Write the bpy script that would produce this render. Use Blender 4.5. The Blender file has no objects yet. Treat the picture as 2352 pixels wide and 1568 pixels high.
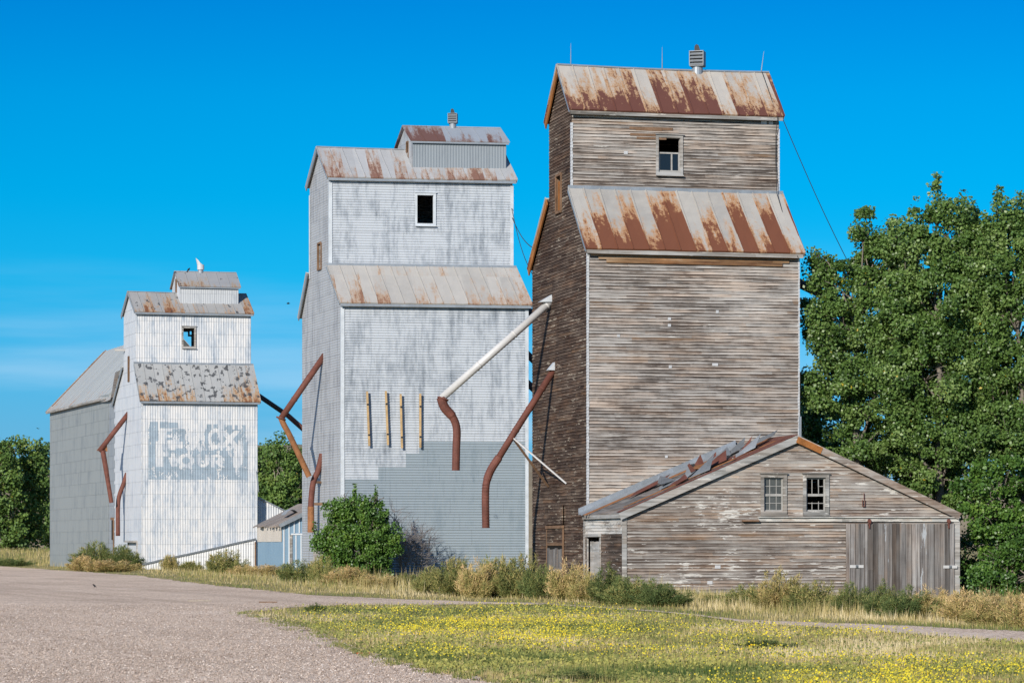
import bpy, math, random
import numpy as np
from mathutils import Vector

# ------------------------------------------------------------------ camera, sky, sun, exposure
scene = bpy.context.scene
FPX, CX, HZ, CAMZ = 7500.0, 1176.0, 1255.0, 1.7     # focal length / centre / horizon in 2352 x 1568 units, eye height
cam_data = bpy.data.cameras.new("camera")
cam = bpy.data.objects.new("camera", cam_data)
scene.collection.objects.link(cam)
cam.location = (0, 0, CAMZ)
cam.rotation_euler = (math.radians(90), 0, 0)
cam_data.sensor_width = 36.0
cam_data.lens = 36.0 * FPX / 2352.0
cam_data.shift_y = (HZ - 784.0) / 2352.0
cam_data.clip_start = 0.5
cam_data.clip_end = 20000
scene.camera = cam

SUN = Vector((-0.65, -1.38, 0.66)).normalized()
sun_el = math.asin(SUN.z)
sun_az = math.atan2(SUN.x, SUN.y)

world = bpy.data.worlds.new("World")
scene.world = world
world.use_nodes = True
wt = world.node_tree
wt.nodes.clear()
w_out = wt.nodes.new('ShaderNodeOutputWorld')
w_bg = wt.nodes.new('ShaderNodeBackground')
w_sky = wt.nodes.new('ShaderNodeTexSky')
w_sky.sky_type = 'NISHITA'
w_sky.sun_disc = False
w_sky.sun_elevation = sun_el
w_sky.sun_rotation = sun_az
w_sky.altitude = 900
w_sky.air_density = 1.0
w_sky.dust_density = 0.3
w_sky.ozone_density = 2.0
# deep polarised blue: the sky colour is graded by height above the horizon
w_ramp = wt.nodes.new('ShaderNodeValToRGB')
w_hsv = wt.nodes.new('ShaderNodeMix'); w_hsv.data_type = 'RGBA'; w_hsv.blend_type = 'MULTIPLY'
w_hsv.inputs['Factor'].default_value = 1.0
_st = [(0.0, (0.12, 0.33, 0.70)), (0.0336, (0.105, 0.325, 0.62)), (0.058, (0.07, 0.365, 0.64)), (0.082, (0.012, 0.385, 0.64)), (0.107, (0.0, 0.385, 0.64)),
       (0.136, (0.0, 0.365, 0.64)), (0.165, (0.0, 0.305, 0.62)), (0.25, (0.12, 0.42, 0.75)), (0.5, (0.55, 0.75, 0.95))]
while len(w_ramp.color_ramp.elements) < len(_st): w_ramp.color_ramp.elements.new(0.5)
for _i, (_p, _c) in enumerate(_st):
    w_ramp.color_ramp.elements[_i].position = _p
    w_ramp.color_ramp.elements[_i].color = (*_c, 1)
w_bg.inputs['Strength'].default_value = 0.13
# thin wisps of cloud low in the sky
w_tc = wt.nodes.new('ShaderNodeTexCoord')
w_map = wt.nodes.new('ShaderNodeMapping')
w_map.inputs['Scale'].default_value = (4.0, 4.0, 48.0)
w_noise = wt.nodes.new('ShaderNodeTexNoise')
w_noise.inputs['Scale'].default_value = 1.6
w_noise.inputs['Detail'].default_value = 5
w_noise.inputs['Roughness'].default_value = 0.5
w_rng = wt.nodes.new('ShaderNodeMapRange')
w_rng.interpolation_type = 'SMOOTHSTEP'
w_rng.inputs['From Min'].default_value = 0.44
w_rng.inputs['From Max'].default_value = 0.74
w_sep = wt.nodes.new('ShaderNodeSeparateXYZ')
w_el = wt.nodes.new('ShaderNodeMapRange')
w_el.interpolation_type = 'SMOOTHSTEP'
w_el.inputs['From Min'].default_value = 0.10
w_el.inputs['From Max'].default_value = 0.03
w_mul = wt.nodes.new('ShaderNodeMath'); w_mul.operation = 'MULTIPLY'
w_mul2 = wt.nodes.new('ShaderNodeMath'); w_mul2.operation = 'MULTIPLY'
w_mul2.inputs[1].default_value = 0.48
w_mix = wt.nodes.new('ShaderNodeMix'); w_mix.data_type = 'RGBA'
w_mix.inputs['B'].default_value = (3.2, 4.7, 6.0, 1)
L = wt.links.new
L(w_tc.outputs['Generated'], w_map.inputs['Vector'])
L(w_map.outputs['Vector'], w_noise.inputs['Vector'])
L(w_noise.outputs['Fac'], w_rng.inputs['Value'])
L(w_tc.outputs['Generated'], w_sep.inputs['Vector'])
L(w_sep.outputs['Z'], w_el.inputs['Value'])
L(w_rng.outputs['Result'], w_mul.inputs[0])
L(w_el.outputs['Result'], w_mul.inputs[1])
L(w_mul.outputs[0], w_mul2.inputs[0])
L(w_sky.outputs['Color'], w_hsv.inputs[6])
L(w_sep.outputs['Z'], w_ramp.inputs['Fac'])
L(w_ramp.outputs['Color'], w_hsv.inputs[7])
L(w_hsv.outputs[2], w_mix.inputs['A'])
L(w_mul2.outputs[0], w_mix.inputs['Factor'])
L(w_mix.outputs['Result'], w_bg.inputs['Color'])
L(w_bg.outputs['Background'], w_out.inputs['Surface'])

sun_data = bpy.data.lights.new("sun", 'SUN')
sun_data.energy = 4.8
sun_data.angle = math.radians(0.5)
sun_data.color = (1.0, 0.93, 0.82)
sun = bpy.data.objects.new("sun", sun_data)
scene.collection.objects.link(sun)
sun.rotation_euler = SUN.to_track_quat('Z', 'Y').to_euler()
sun.location = SUN * 200

scene.view_settings.view_transform = 'Standard'
scene.view_settings.look = 'None'
scene.view_settings.exposure = 0.3
scene.view_settings.gamma = 1.0

C = scene.collection
R = random.Random(7)

# ------------------------------------------------------------------ helpers
def ground_z(x, y):
    x = np.asarray(x, float); y = np.asarray(y, float)
    def ss(t):
        t = np.clip(t, 0, 1); return t * t * (3 - 2 * t)
    z = -0.36 * ss((x - 4) / 11) * ss((y - 92) / 24)
    z = z + 1.1 * ss((y - 300) / 120)
    return z

def tag(o, label=None, cat=None, group=None, kind=None):
    if label: o['label'] = label
    if cat: o['category'] = cat
    if group: o['group'] = group
    if kind: o['kind'] = kind
    return o

def empty(name, loc, rz=0.0):
    o = bpy.data.objects.new(name, None)
    o.location = loc
    o.rotation_euler = (0, 0, rz)
    o.empty_display_size = 0.5
    C.objects.link(o)
    return o

class MB:
    def __init__(s):
        s.v = []; s.f = []; s.m = []
    def add(s, pts, faces, mi=0):
        b = len(s.v)
        s.v.extend([tuple(p) for p in pts])
        for f in faces:
            s.f.append(tuple(b + i for i in f)); s.m.append(mi)
    def quad(s, a, b, c, d, mi=0):
        s.add((a, b, c, d), ((0, 1, 2, 3),), mi)
    def obox(s, c, ax, ay, az, mi=0):
        c, ax, ay, az = Vector(c), Vector(ax), Vector(ay), Vector(az)
        p = [c + sx * ax + sy * ay + sz * az for sz in (-1, 1) for sy in (-1, 1) for sx in (-1, 1)]
        s.add(p, ((0, 2, 3, 1), (4, 5, 7, 6), (0, 1, 5, 4), (2, 6, 7, 3), (0, 4, 6, 2), (1, 3, 7, 5)), mi)
    def beam(s, p, q, w, h, up=(0, 0, 1), mi=0):
        p, q = Vector(p), Vector(q)
        d = q - p
        t = d.normalized()
        side = t.cross(Vector(up))
        if side.length < 1e-4: side = t.cross(Vector((1, 0, 0)))
        side.normalize()
        u = side.cross(t).normalized()
        s.obox((p + q) / 2, d / 2, side * w / 2, u * h / 2, mi)
    def tube(s, pts, r, seg=12, cap=True, mi=0):
        pts = [Vector(p) for p in pts]
        n = len(pts)
        rr = r if isinstance(r, (list, tuple)) else [r] * n
        b = len(s.v)
        ref = None
        for i in range(n):
            t = (pts[min(i + 1, n - 1)] - pts[max(i - 1, 0)]).normalized()
            if ref is None:
                ref = t.cross(Vector((0, 0, 1)))
                if ref.length < 1e-3: ref = t.cross(Vector((1, 0, 0)))
            ref = (ref - t * ref.dot(t)).normalized()
            o = t.cross(ref)
            for k in range(seg):
                a = 2 * math.pi * k / seg
                s.v.append(tuple(pts[i] + (ref * math.cos(a) + o * math.sin(a)) * rr[i]))
        for i in range(n - 1):
            for k in range(seg):
                k2 = (k + 1) % seg
                s.f.append((b + i * seg + k, b + i * seg + k2, b + (i + 1) * seg + k2, b + (i + 1) * seg + k)); s.m.append(mi)
        if cap:
            s.f.append(tuple(b + k for k in reversed(range(seg)))); s.m.append(mi)
            s.f.append(tuple(b + (n - 1) * seg + k for k in range(seg))); s.m.append(mi)
    def prism(s, poly, vec, mi=0):
        vec = Vector(vec); n = len(poly)
        p = [Vector(q) for q in poly]
        s.add([*p, *[q + vec for q in p]],
              [tuple(reversed(range(n))), tuple(range(n, 2 * n))] + [(i, (i + 1) % n, n + (i + 1) % n, n + i) for i in range(n)], mi)
    def build(s, name, mats, parent=None, smooth=False, fix=False):
        me = bpy.data.meshes.new(name)
        me.from_pydata(s.v, [], s.f)
        if not isinstance(mats, (list, tuple)): mats = [mats]
        for m in mats: me.materials.append(m)
        if len(mats) > 1: me.polygons.foreach_set('material_index', s.m)
        if smooth: me.polygons.foreach_set('use_smooth', [True] * len(me.polygons))
        if fix:
            import bmesh
            bm = bmesh.new(); bm.from_mesh(me)
            bmesh.ops.recalc_face_normals(bm, faces=bm.faces)
            bm.to_mesh(me); bm.free()
        me.update()
        o = bpy.data.objects.new(name, me)
        C.objects.link(o)
        if parent: o.parent = parent
        return o

def mesh_np(name, verts, fsize, mat, tint=None, parent=None, smooth=False):
    """mesh of many separate small faces (fsize corners each)"""
    me = bpy.data.meshes.new(name)
    n = len(verts); nf = n // fsize
    me.vertices.add(n)
    me.vertices.foreach_set('co', np.ascontiguousarray(verts, dtype=np.float32).ravel())
    me.loops.add(n)
    me.loops.foreach_set('vertex_index', np.arange(n, dtype=np.int32))
    me.polygons.add(nf)
    me.polygons.foreach_set('loop_start', np.arange(0, n, fsize, dtype=np.int32))
    if smooth: me.polygons.foreach_set('use_smooth', np.ones(nf, dtype=bool))
    if tint is not None:
        at = me.attributes.new('tint', 'FLOAT', 'POINT')
        at.data.foreach_set('value', np.repeat(tint, fsize).astype(np.float32))
    me.materials.append(mat)
    me.update(calc_edges=True)
    me.validate()
    o = bpy.data.objects.new(name, me)
    C.objects.link(o)
    if parent: o.parent = parent
    return o

class Frame:
    """local frame of a building: a along its front, b into its depth, z up"""
    def __init__(s, u, Y, fa, bb, z=0.0):
        s.o = Vector(((u - CX) / FPX * Y, Y, z))
        s.F = Vector((1, fa)).normalized()
        s.B = Vector((-bb, 1)).normalized()
        s.th = math.atan2(s.F.y, s.F.x)
        perp = Vector((-s.F.y, s.F.x))
        s.bx, s.by = s.B.dot(s.F), s.B.dot(perp)
    def pt(s, a, b, z):
        return Vector((a + b * s.bx, b * s.by, z))
    def world(s, a, b, z):
        q = Vector((s.o.x, s.o.y)) + a * s.F + b * s.B
        return Vector((q.x, q.y, z + s.o.z))
    def front(s, b, u, v):            # pixel on the plane b = const -> a, z
        k = (u - CX) / FPX
        P = Vector((s.o.x, s.o.y)) + b * s.B
        a = (k * P.y - P.x) / (s.F.x - k * s.F.y)
        Y = P.y + a * s.F.y
        return a, CAMZ + (HZ - v) / FPX * Y - s.o.z
    def side(s, a, u, v):             # pixel on the plane a = const -> b, z
        k = (u - CX) / FPX
        P = Vector((s.o.x, s.o.y)) + a * s.F
        b = (k * P.y - P.x) / (s.B.x - k * s.B.y)
        Y = P.y + b * s.B.y
        return b, CAMZ + (HZ - v) / FPX * Y - s.o.z
    def fp(s, b, u, v):
        a, z = s.front(b, u, v); return s.pt(a, b, z)

def wpt(u, v, Y):
    return Vector(((u - CX) / FPX * Y, Y, CAMZ + (HZ - v) / FPX * Y))
def gpt(u, v):                        # point on flat ground under a pixel
    Y = FPX * CAMZ / (v - HZ)
    x = (u - CX) / FPX * Y
    return Vector((x, Y, float(ground_z(x, Y))))

# ------------------------------------------------------------------ material helpers
def dim(c, k=0.68):
    return tuple(x * k for x in c)

class NT:
    def __init__(s, name, rough=0.8, spec=0.3, metallic=0.0):
        s.mat = bpy.data.materials.new(name)
        s.mat.use_nodes = True
        s.t = s.mat.node_tree
        s.b = s.t.nodes['Principled BSDF']
        s.b.inputs['Roughness'].default_value = rough
        s.b.inputs['Specular IOR Level'].default_value = spec
        s.b.inputs['Metallic'].default_value = metallic
    def set(s, node, i, val):
        sock = node.inputs[i]
        if hasattr(val, 'links') or isinstance(val, bpy.types.NodeSocket): s.t.links.new(val, sock)
        else:
            if sock.type == 'RGBA' and len(val) == 3: val = (*val, 1)
            sock.default_value = val
    def M(s, op, a, b=None, c=None, clamp=False):
        n = s.t.nodes.new('ShaderNodeMath'); n.operation = op; n.use_clamp = clamp
        s.set(n, 0, a)
        if b is not None: s.set(n, 1, b)
        if c is not None: s.set(n, 2, c)
        return n.outputs[0]
    def coords(s, kind='Object'):
        n = s.t.nodes.new('ShaderNodeTexCoord')
        q = s.t.nodes.new('ShaderNodeSeparateXYZ')
        s.t.links.new(n.outputs[kind], q.inputs[0])
        return n.outputs[kind], q.outputs[0], q.outputs[1], q.outputs[2]
    def vec(s, x, y, z=0.0):
        n = s.t.nodes.new('ShaderNodeCombineXYZ')
        s.set(n, 0, x); s.set(n, 1, y); s.set(n, 2, z)
        return n.outputs[0]
    def noise(s, v, scale, detail=4, rough=0.55, out='Fac'):
        n = s.t.nodes.new('ShaderNodeTexNoise')
        s.set(n, 'Vector', v)
        n.inputs['Scale'].default_value = scale
        n.inputs['Detail'].default_value = detail
        n.inputs['Roughness'].default_value = rough
        return n.outputs[out]
    def white(s, x, y=0.0, z=0.0):
        n = s.t.nodes.new('ShaderNodeTexWhiteNoise'); n.noise_dimensions = '3D'
        s.set(n, 'Vector', s.vec(x, y, z))
        return n.outputs['Value']
    def voronoi(s, v, scale, out='Distance', feature='F1'):
        n = s.t.nodes.new('ShaderNodeTexVoronoi'); n.feature = feature
        s.set(n, 'Vector', v); n.inputs['Scale'].default_value = scale
        return n.outputs[out]
    def step(s, x, lo, hi, a=0.0, b=1.0):
        n = s.t.nodes.new('ShaderNodeMapRange'); n.interpolation_type = 'SMOOTHSTEP'
        s.set(n, 'Value', x)
        s.set(n, 'From Min', lo); s.set(n, 'From Max', hi)
        s.set(n, 'To Min', a); s.set(n, 'To Max', b)
        return n.outputs['Result']
    def ramp(s, fac, stops):
        n = s.t.nodes.new('ShaderNodeValToRGB')
        s.set(n, 0, fac)
        e = n.color_ramp.elements
        while len(e) < len(stops): e.new(0.5)
        for i, (p, c) in enumerate(stops):
            e[i].position = p; e[i].color = (*c, 1)
        return n.outputs[0]
    def mix(s, fac, a, b, mode='MIX'):
        n = s.t.nodes.new('ShaderNodeMix'); n.data_type = 'RGBA'; n.blend_type = mode
        s.set(n, 'Factor', fac)
        s.set(n, 6, a); s.set(n, 7, b)
        return n.outputs[2]
    def attr(s, name):
        n = s.t.nodes.new('ShaderNodeAttribute'); n.attribute_name = name
        return n.outputs['Fac']
    def bump(s, h, strength=0.3, dist=0.02):
        n = s.t.nodes.new('ShaderNodeBump')
        n.inputs['Strength'].default_value = strength
        n.inputs['Distance'].default_value = dist
        s.set(n, 'Height', h)
        s.t.links.new(n.outputs[0], s.b.inputs['Normal'])
    def out(s, col, rough=None):
        s.set(s.b, 'Base Color', col)
        if rough is not None: s.set(s.b, 'Roughness', rough)
        return s.mat

def plain(name, col, rough=0.7, spec=0.3, var=0.25, scale=3.0, metallic=0.0):
    n = NT(name, rough, spec, metallic)
    col = dim(col, 0.75)
    v, x, y, z = n.coords()
    f = n.noise(v, scale, 5, 0.6)
    g = n.noise(v, scale * 9, 3, 0.6)
    f = n.M('ADD', n.M('MULTIPLY', f, 0.65), n.M('MULTIPLY', g, 0.35))
    lo = tuple(c * (1 - var) for c in col); hi = tuple(min(1, c * (1 + var)) for c in col)
    return n.out(n.ramp(f, [(0.3, lo), (0.7, hi)]))

def wood(name, pitch, cols, paint=0.0, seed=0.0, seglen=3.4, vertical=False, paintcol=(0.74, 0.71, 0.66), zbase=0.0, macro=0.35, warm=0.25, lip=0.0, k=0.70, sandy=None, hueamt=1.0):
    """weathered boards: cols = dark, mid, light, palest"""
    n = NT(name, 0.85, 0.15)
    cols = [dim(c, k) for c in cols]; paintcol = dim(paintcol, k)
    v, x, y, z = n.coords()
    s = n.M('ADD', x, y)
    if vertical: s, z = z, s
    zz = n.M('DIVIDE', n.M('SUBTRACT', z, zbase), pitch)
    row = n.M('FLOOR', zz); fr = n.M('FRACT', zz)
    rr = n.white(row, seed)
    seg = n.M('FLOOR', n.M('ADD', n.M('DIVIDE', s, seglen), n.M('MULTIPLY', rr, 9.0)))
    tone = n.white(row, seg, seed + 2.0)
    smear = n.noise(n.vec(n.M('MULTIPLY', s, 0.60), n.M('MULTIPLY', row, 0.41), seed), 1.0, 5, 0.62)
    smear2 = n.noise(n.vec(n.M('MULTIPLY', s, 0.48), n.M('MULTIPLY', z, 10.5), seed + 5), 1.0, 4, 0.6)
    grain = n.noise(n.vec(n.M('MULTIPLY', s, 2.0), n.M('MULTIPLY', z, 70.0), seed + 1), 1.0, 3, 0.6)
    mac = n.noise(n.vec(n.M('MULTIPLY', s, 0.22), n.M('MULTIPLY', z, 0.30), seed + 9), 1.0, 4, 0.55)
    t = n.M('MULTIPLY', n.M('SUBTRACT', tone, 0.5), 0.15)
    t = n.M('ADD', t, n.M('MULTIPLY', n.M('SUBTRACT', smear, 0.5), 0.50))
    t = n.M('ADD', t, n.M('MULTIPLY', n.M('SUBTRACT', smear2, 0.5), 1.0))
    t = n.M('ADD', t, n.M('MULTIPLY', n.M('SUBTRACT', grain, 0.5), 0.35))
    t = n.M('ADD', t, n.M('MULTIPLY', n.M('SUBTRACT', mac, 0.5), macro * 2.6))
    if lip > 0:   # worn pale lower lip, grime and painted shadow under the board above
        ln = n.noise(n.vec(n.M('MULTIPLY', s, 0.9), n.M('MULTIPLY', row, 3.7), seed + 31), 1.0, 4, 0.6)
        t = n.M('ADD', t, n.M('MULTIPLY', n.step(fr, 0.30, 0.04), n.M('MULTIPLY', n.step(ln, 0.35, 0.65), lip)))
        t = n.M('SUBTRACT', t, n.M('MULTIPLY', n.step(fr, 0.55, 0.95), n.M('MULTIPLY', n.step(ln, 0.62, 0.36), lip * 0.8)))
    if sandy:     # sheltered lower boards stay pale and sandy
        sn = n.noise(n.vec(n.M('MULTIPLY', s, 0.35), n.M('MULTIPLY', z, 0.9), seed + 51), 1.0, 4, 0.6)
        sd_ = n.M('MULTIPLY', n.step(n.M('ADD', z, n.M('MULTIPLY', n.M('SUBTRACT', sn, 0.5), 5.0)), sandy[1], sandy[0]), sandy[2])
        t = n.M('ADD', t, sd_)
    t = n.M('ADD', t, 0.5)
    col = n.ramp(t, [(0.20, cols[0]), (0.42, cols[1]), (0.60, cols[2]), (0.88, cols[3])])
    # warm against cool boards
    hue = n.noise(n.vec(n.M('MULTIPLY', s, 0.45), n.M('ADD', n.M('MULTIPLY', row, 0.30), seed), seed + 40), 1.0, 3, 0.6)
    hue = n.M('ADD', hue, n.M('MULTIPLY', n.M('SUBTRACT', n.white(row, seg, seed + 4.0), 0.5), 0.30))
    col = n.mix(n.step(hue, 0.40, 0.54, 0.40, 0.0), col, n.mix(1.0, col, (0.88, 1.0, 1.10), 'MULTIPLY'))
    col = n.mix(n.step(hue, 0.52, 0.74, 0.0, 0.8 * hueamt), col, n.mix(1.0, col, (1.15, 0.99, 0.86), 'MULTIPLY'))
    if sandy: col = n.mix(n.M('MULTIPLY', sd_, 2.2, clamp=True), col, n.mix(1.0, col, (1.12, 1.0, 0.85), 'MULTIPLY'))
    w = n.step(n.white(row, seg, seed + 7.0), 0.90, 0.99, 0.0, warm)
    wn = n.noise(n.vec(n.M('MULTIPLY', s, 0.8), n.M('MULTIPLY', z, 4.0), seed + 21), 1.0, 3, 0.6)
    w = n.M('MULTIPLY', w, n.step(wn, 0.35, 0.7))
    col = n.mix(w, col, dim((0.30, 0.18, 0.10), k))
    sp = n.noise(n.vec(n.M('MULTIPLY', s, 6.0), n.M('MULTIPLY', z, 26.0), seed + 3), 1.0, 3, 0.55)
    col = n.mix(n.step(sp, 0.68, 0.76, 0.0, 0.7), col, tuple(c * 0.45 for c in cols[0]))
    if paint > 0:
        pn = n.noise(n.vec(n.M('MULTIPLY', s, 1.1), n.M('MULTIPLY', z, 7.0), seed + 13), 1.0, 6, 0.68)
        pm = n.noise(n.vec(n.M('MULTIPLY', s, 0.35), n.M('MULTIPLY', z, 0.8), seed + 17), 1.0, 2, 0.5)
        p = n.M('ADD', n.M('MULTIPLY', pn, 0.75), n.M('MULTIPLY', pm, 0.25))
        if not vertical: p = n.M('ADD', p, n.step(fr, 0.35, 0.05, 0.0, 0.05))
        col = n.mix(n.step(p, 0.66 - 0.17 * paint, 0.69 - 0.17 * paint, 0.0, 0.92), col, paintcol)
    n.bump(n.M('ADD', grain, n.M('MULTIPLY', smear2, 0.8)), 0.35, 0.01)
    return n.out(col)

def painted_metal(name, light, mid, dark, sheet_w=3.0, sheet_h=0.85, seed=0.0, streak=0.5, amount=0.5, rust=0.0, warm=None, rough=0.55, spec=0.35, sheet=0.07, seam=0.45):
    n = NT(name, rough, spec)
    light, mid, dark = dim(light), dim(mid), dim(dark)
    v, x, y, z = n.coords()
    s = n.M('ADD', x, y)
    row = n.M('FLOOR', n.M('DIVIDE', z, sheet_h))
    off = n.white(row, seed)
    seg = n.M('FLOOR', n.M('ADD', n.M('DIVIDE', s, sheet_w), off))
    tone = n.white(row, seg, seed + 1)
    blot = n.noise(n.vec(n.M('MULTIPLY', s, 0.75), n.M('MULTIPLY', z, 0.45), seed), 1.0, 6, 0.65)
    stk = n.noise(n.vec(n.M('MULTIPLY', s, 2.4), n.M('MULTIPLY', z, 0.22), seed + 4), 1.0, 5, 0.62)
    fn = n.noise(n.vec(n.M('MULTIPLY', s, 6.5), n.M('MULTIPLY', z, 1.6), seed + 6), 1.0, 4, 0.65)
    t = n.M('ADD', n.M('MULTIPLY', blot, 1.0 - streak), n.M('MULTIPLY', stk, streak))
    t = n.M('ADD', n.M('MULTIPLY', n.M('SUBTRACT', t, 0.5), 0.95), n.M('MULTIPLY', n.M('SUBTRACT', fn, 0.5), 0.40))
    t = n.M('ADD', n.M('ADD', t, 0.5), n.M('MULTIPLY', n.M('SUBTRACT', tone, 0.5), sheet))
    c = 0.68 - 0.26 * amount
    col = n.ramp(t, [(c - 0.06, light), (c + 0.06, mid), (c + 0.20, dark)])
    # sheet seams
    fz = n.M('FRACT', n.M('DIVIDE', z, sheet_h))
    fs = n.M('FRACT', n.M('ADD', n.M('DIVIDE', s, sheet_w), off))
    sm = n.M('MAXIMUM', n.M('LESS_THAN', fz, 0.022 / sheet_h), n.M('LESS_THAN', fs, 0.02 / sheet_w))
    col = n.mix(n.M('MULTIPLY', sm, seam), col, tuple(q * 0.5 for q in dark))
    if rust > 0:
        rn = n.noise(n.vec(n.M('MULTIPLY', s, 2.6), n.M('MULTIPLY', z, 0.35), seed + 8), 1.0, 5, 0.65)
        col = n.mix(n.step(rn, 0.66 - 0.1 * rust, 0.80 - 0.1 * rust, 0.0, 0.55), col, warm or (0.36, 0.27, 0.17))
    return n.out(col)

def metal_roof(name, pw, zlo, zhi, base=((0.30, 0.29, 0.28), (0.52, 0.49, 0.44)), rust=0.5, seed=0.0, aoff=0.0, lap=0.0,
               dark=(0.165, 0.060, 0.031), lite=(0.44, 0.225, 0.095), black=0.0, panelrust=0.35, axis='x', hgt=0.26):
    n = NT(name, 0.55, 0.35)
    base = (dim(base[0], .75), dim(base[1], .75)); lite = dim(lite, .8); dark = dim(dark, .9)
    v, x, y, z = n.coords()
    if axis == 'y': x = y
    h = n.M('DIVIDE', n.M('SUBTRACT', z, zlo), zhi - zlo)
    pan = n.M('FLOOR', n.M('DIVIDE', n.M('SUBTRACT', x, aoff), pw))
    if lap:
        lp = n.M('FLOOR', n.M('ADD', n.M('DIVIDE', h, lap), n.M('MULTIPLY', n.white(pan, seed + 3), 0.0)))
    else: lp = 0.0
    pr = n.white(pan, lp, seed)
    pr2 = n.white(pan, lp, seed + 1)
    q = n.vec(n.M('MULTIPLY', n.M('ADD', x, n.M('MULTIPLY', pan, 7.3)), 1.9), n.M('MULTIPLY', z, 0.50), seed)
    big = n.noise(q, 1.9, 7, 0.68)
    fin = n.noise(n.vec(n.M('MULTIPLY', x, 1.0), n.M('MULTIPLY', z, 1.0), seed + 2), 5.5, 6, 0.7)
    spk = n.noise(n.vec(n.M('MULTIPLY', x, 1.0), n.M('MULTIPLY', z, 1.6), seed + 2), 15.0, 4, 0.7)
    t = n.M('ADD', n.M('MULTIPLY', big, 0.56), n.M('ADD', n.M('MULTIPLY', fin, 0.28), n.M('MULTIPLY', spk, 0.16)))
    t = n.M('ADD', n.M('MULTIPLY', n.M('SUBTRACT', t, 0.5), 1.35), 0.5)
    t = n.M('ADD', t, n.M('MULTIPLY', n.M('SUBTRACT', pr, 0.5), panelrust))
    t = n.M('ADD', t, n.M('MULTIPLY', n.M('SUBTRACT', 0.5, h), hgt))
    th = 0.80 - 0.42 * rust
    basec = n.mix(n.noise(n.vec(n.M('MULTIPLY', x, 0.9), n.M('MULTIPLY', z, 2.0), seed + 5), 1.4, 5, 0.6), base[0], base[1])
    basec = n.mix(n.M('MULTIPLY', pr2, 0.35), basec, tuple(c * 1.25 for c in base[1]))
    stain = n.step(t, th - 0.16, th, 0.0, 0.55)
    col = n.mix(stain, basec, tuple(0.5 * a + 0.5 * b for a, b in zip(base[1], lite)))
    col = n.mix(n.step(t, th - 0.10, th + 0.05, 0.0, 0.9), col, lite)
    dn = n.noise(n.vec(n.M('MULTIPLY', x, 2.0), n.M('MULTIPLY', z, 2.0), seed + 6), 2.0, 5, 0.65)
    col = n.mix(n.step(n.M('ADD', t, n.M('MULTIPLY', dn, 0.12)), th + 0.085, th + 0.15), col, dark)
    if black > 0:
        bn = n.noise(n.vec(x, z, seed + 11), 2.4, 5, 0.62)
        col = n.mix(n.step(bn, 0.66 - 0.12 * black, 0.69 - 0.12 * black, 0.0, 0.9), col, (0.045, 0.047, 0.052))
    return n.out(col, n.M('ADD', 0.45, n.M('MULTIPLY', big, 0.3)))

def foliage(name, stops, rough=0.45, spec=0.4, trans=0.25, tcol=(0.10, 0.16, 0.02)):
    n = NT(name, rough, spec)
    col = n.ramp(n.attr('tint'), stops)
    n.set(n.b, 'Base Color', col)
    if trans > 0:
        tr = n.t.nodes.new('ShaderNodeBsdfTranslucent')
        n.set(tr, 'Color', n.mix(0.5, col, tcol))
        mx = n.t.nodes.new('ShaderNodeMixShader')
        mx.inputs[0].default_value = trans
        o = n.t.nodes['Material Output']
        n.t.links.new(n.b.outputs[0], mx.inputs[1])
        n.t.links.new(tr.outputs[0], mx.inputs[2])
        n.t.links.new(mx.outputs[0], o.inputs['Surface'])
    return n.mat

# ------------------------------------------------------------------ materials
M = {}
M['rust_pipe'] = plain('rust_pipe', (0.165, 0.062, 0.045), 0.7, 0.25, 0.45, 2.2)
M['rust_orange'] = plain('rust_orange', (0.30, 0.135, 0.06), 0.8, 0.2, 0.45, 2.5)
M['galv'] = plain('galvanised', (0.36, 0.39, 0.42), 0.42, 0.5, 0.25, 2.0, 0.35)
M['galv_dark'] = plain('galvanised_dull', (0.20, 0.22, 0.24), 0.5, 0.4, 0.3, 2.0, 0.2)
M['white_pipe'] = plain('white_pipe', (0.62, 0.61, 0.60), 0.4, 0.45, 0.12, 1.5)
M['dark_pipe'] = plain('dark_pipe', (0.05, 0.042, 0.042), 0.6, 0.3, 0.4, 1.2)
M['black_metal'] = plain('black_metal', (0.03, 0.032, 0.035), 0.6, 0.3, 0.3, 4.0)
M['wire'] = plain('wire', (0.035, 0.037, 0.04), 0.6, 0.3, 0.2, 4.0)
M['trim_white'] = plain('trim_white_metal', (0.60, 0.64, 0.68), 0.5, 0.4, 0.22, 1.8)
M['tin'] = plain('tin', (0.62, 0.63, 0.65), 0.4, 0.5, 0.15, 5.0)
M['gray_wood'] = wood('grey_wood', 0.3, ((0.16, 0.145, 0.13), (0.31, 0.29, 0.265), (0.46, 0.435, 0.41), (0.62, 0.585, 0.55)), paint=0.35, seed=41, seglen=2.0, hueamt=0.3, warm=0.15)
M['orange_wood'] = plain('orange_wood', (0.36, 0.145, 0.045), 0.85, 0.15, 0.5, 1.6)
M['brown_wood'] = plain('brown_wood', (0.22, 0.135, 0.085), 0.85, 0.15, 0.5, 1.8)
M['yellow_rail'] = plain('yellow_rail', (0.52, 0.35, 0.17), 0.7, 0.25, 0.4, 2.0)
M['glass_dark'] = NT('window_glass', 0.08, 0.5).out((0.012, 0.014, 0.018))
M['glass_dirty'] = plain('dusty_glass', (0.10, 0.105, 0.10), 0.35, 0.5, 0.45, 1.2)
M['sash'] = plain('sash_paint', (0.40, 0.39, 0.37), 0.8, 0.2, 0.3, 5.0)
M['dark_gap'] = plain('dark_gap', (0.02, 0.018, 0.016), 0.9, 0.1, 0.2, 3.0)
M['red_plastic'] = plain('red_plastic', (0.62, 0.03, 0.03), 0.4, 0.4, 0.15, 5.0)
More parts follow.
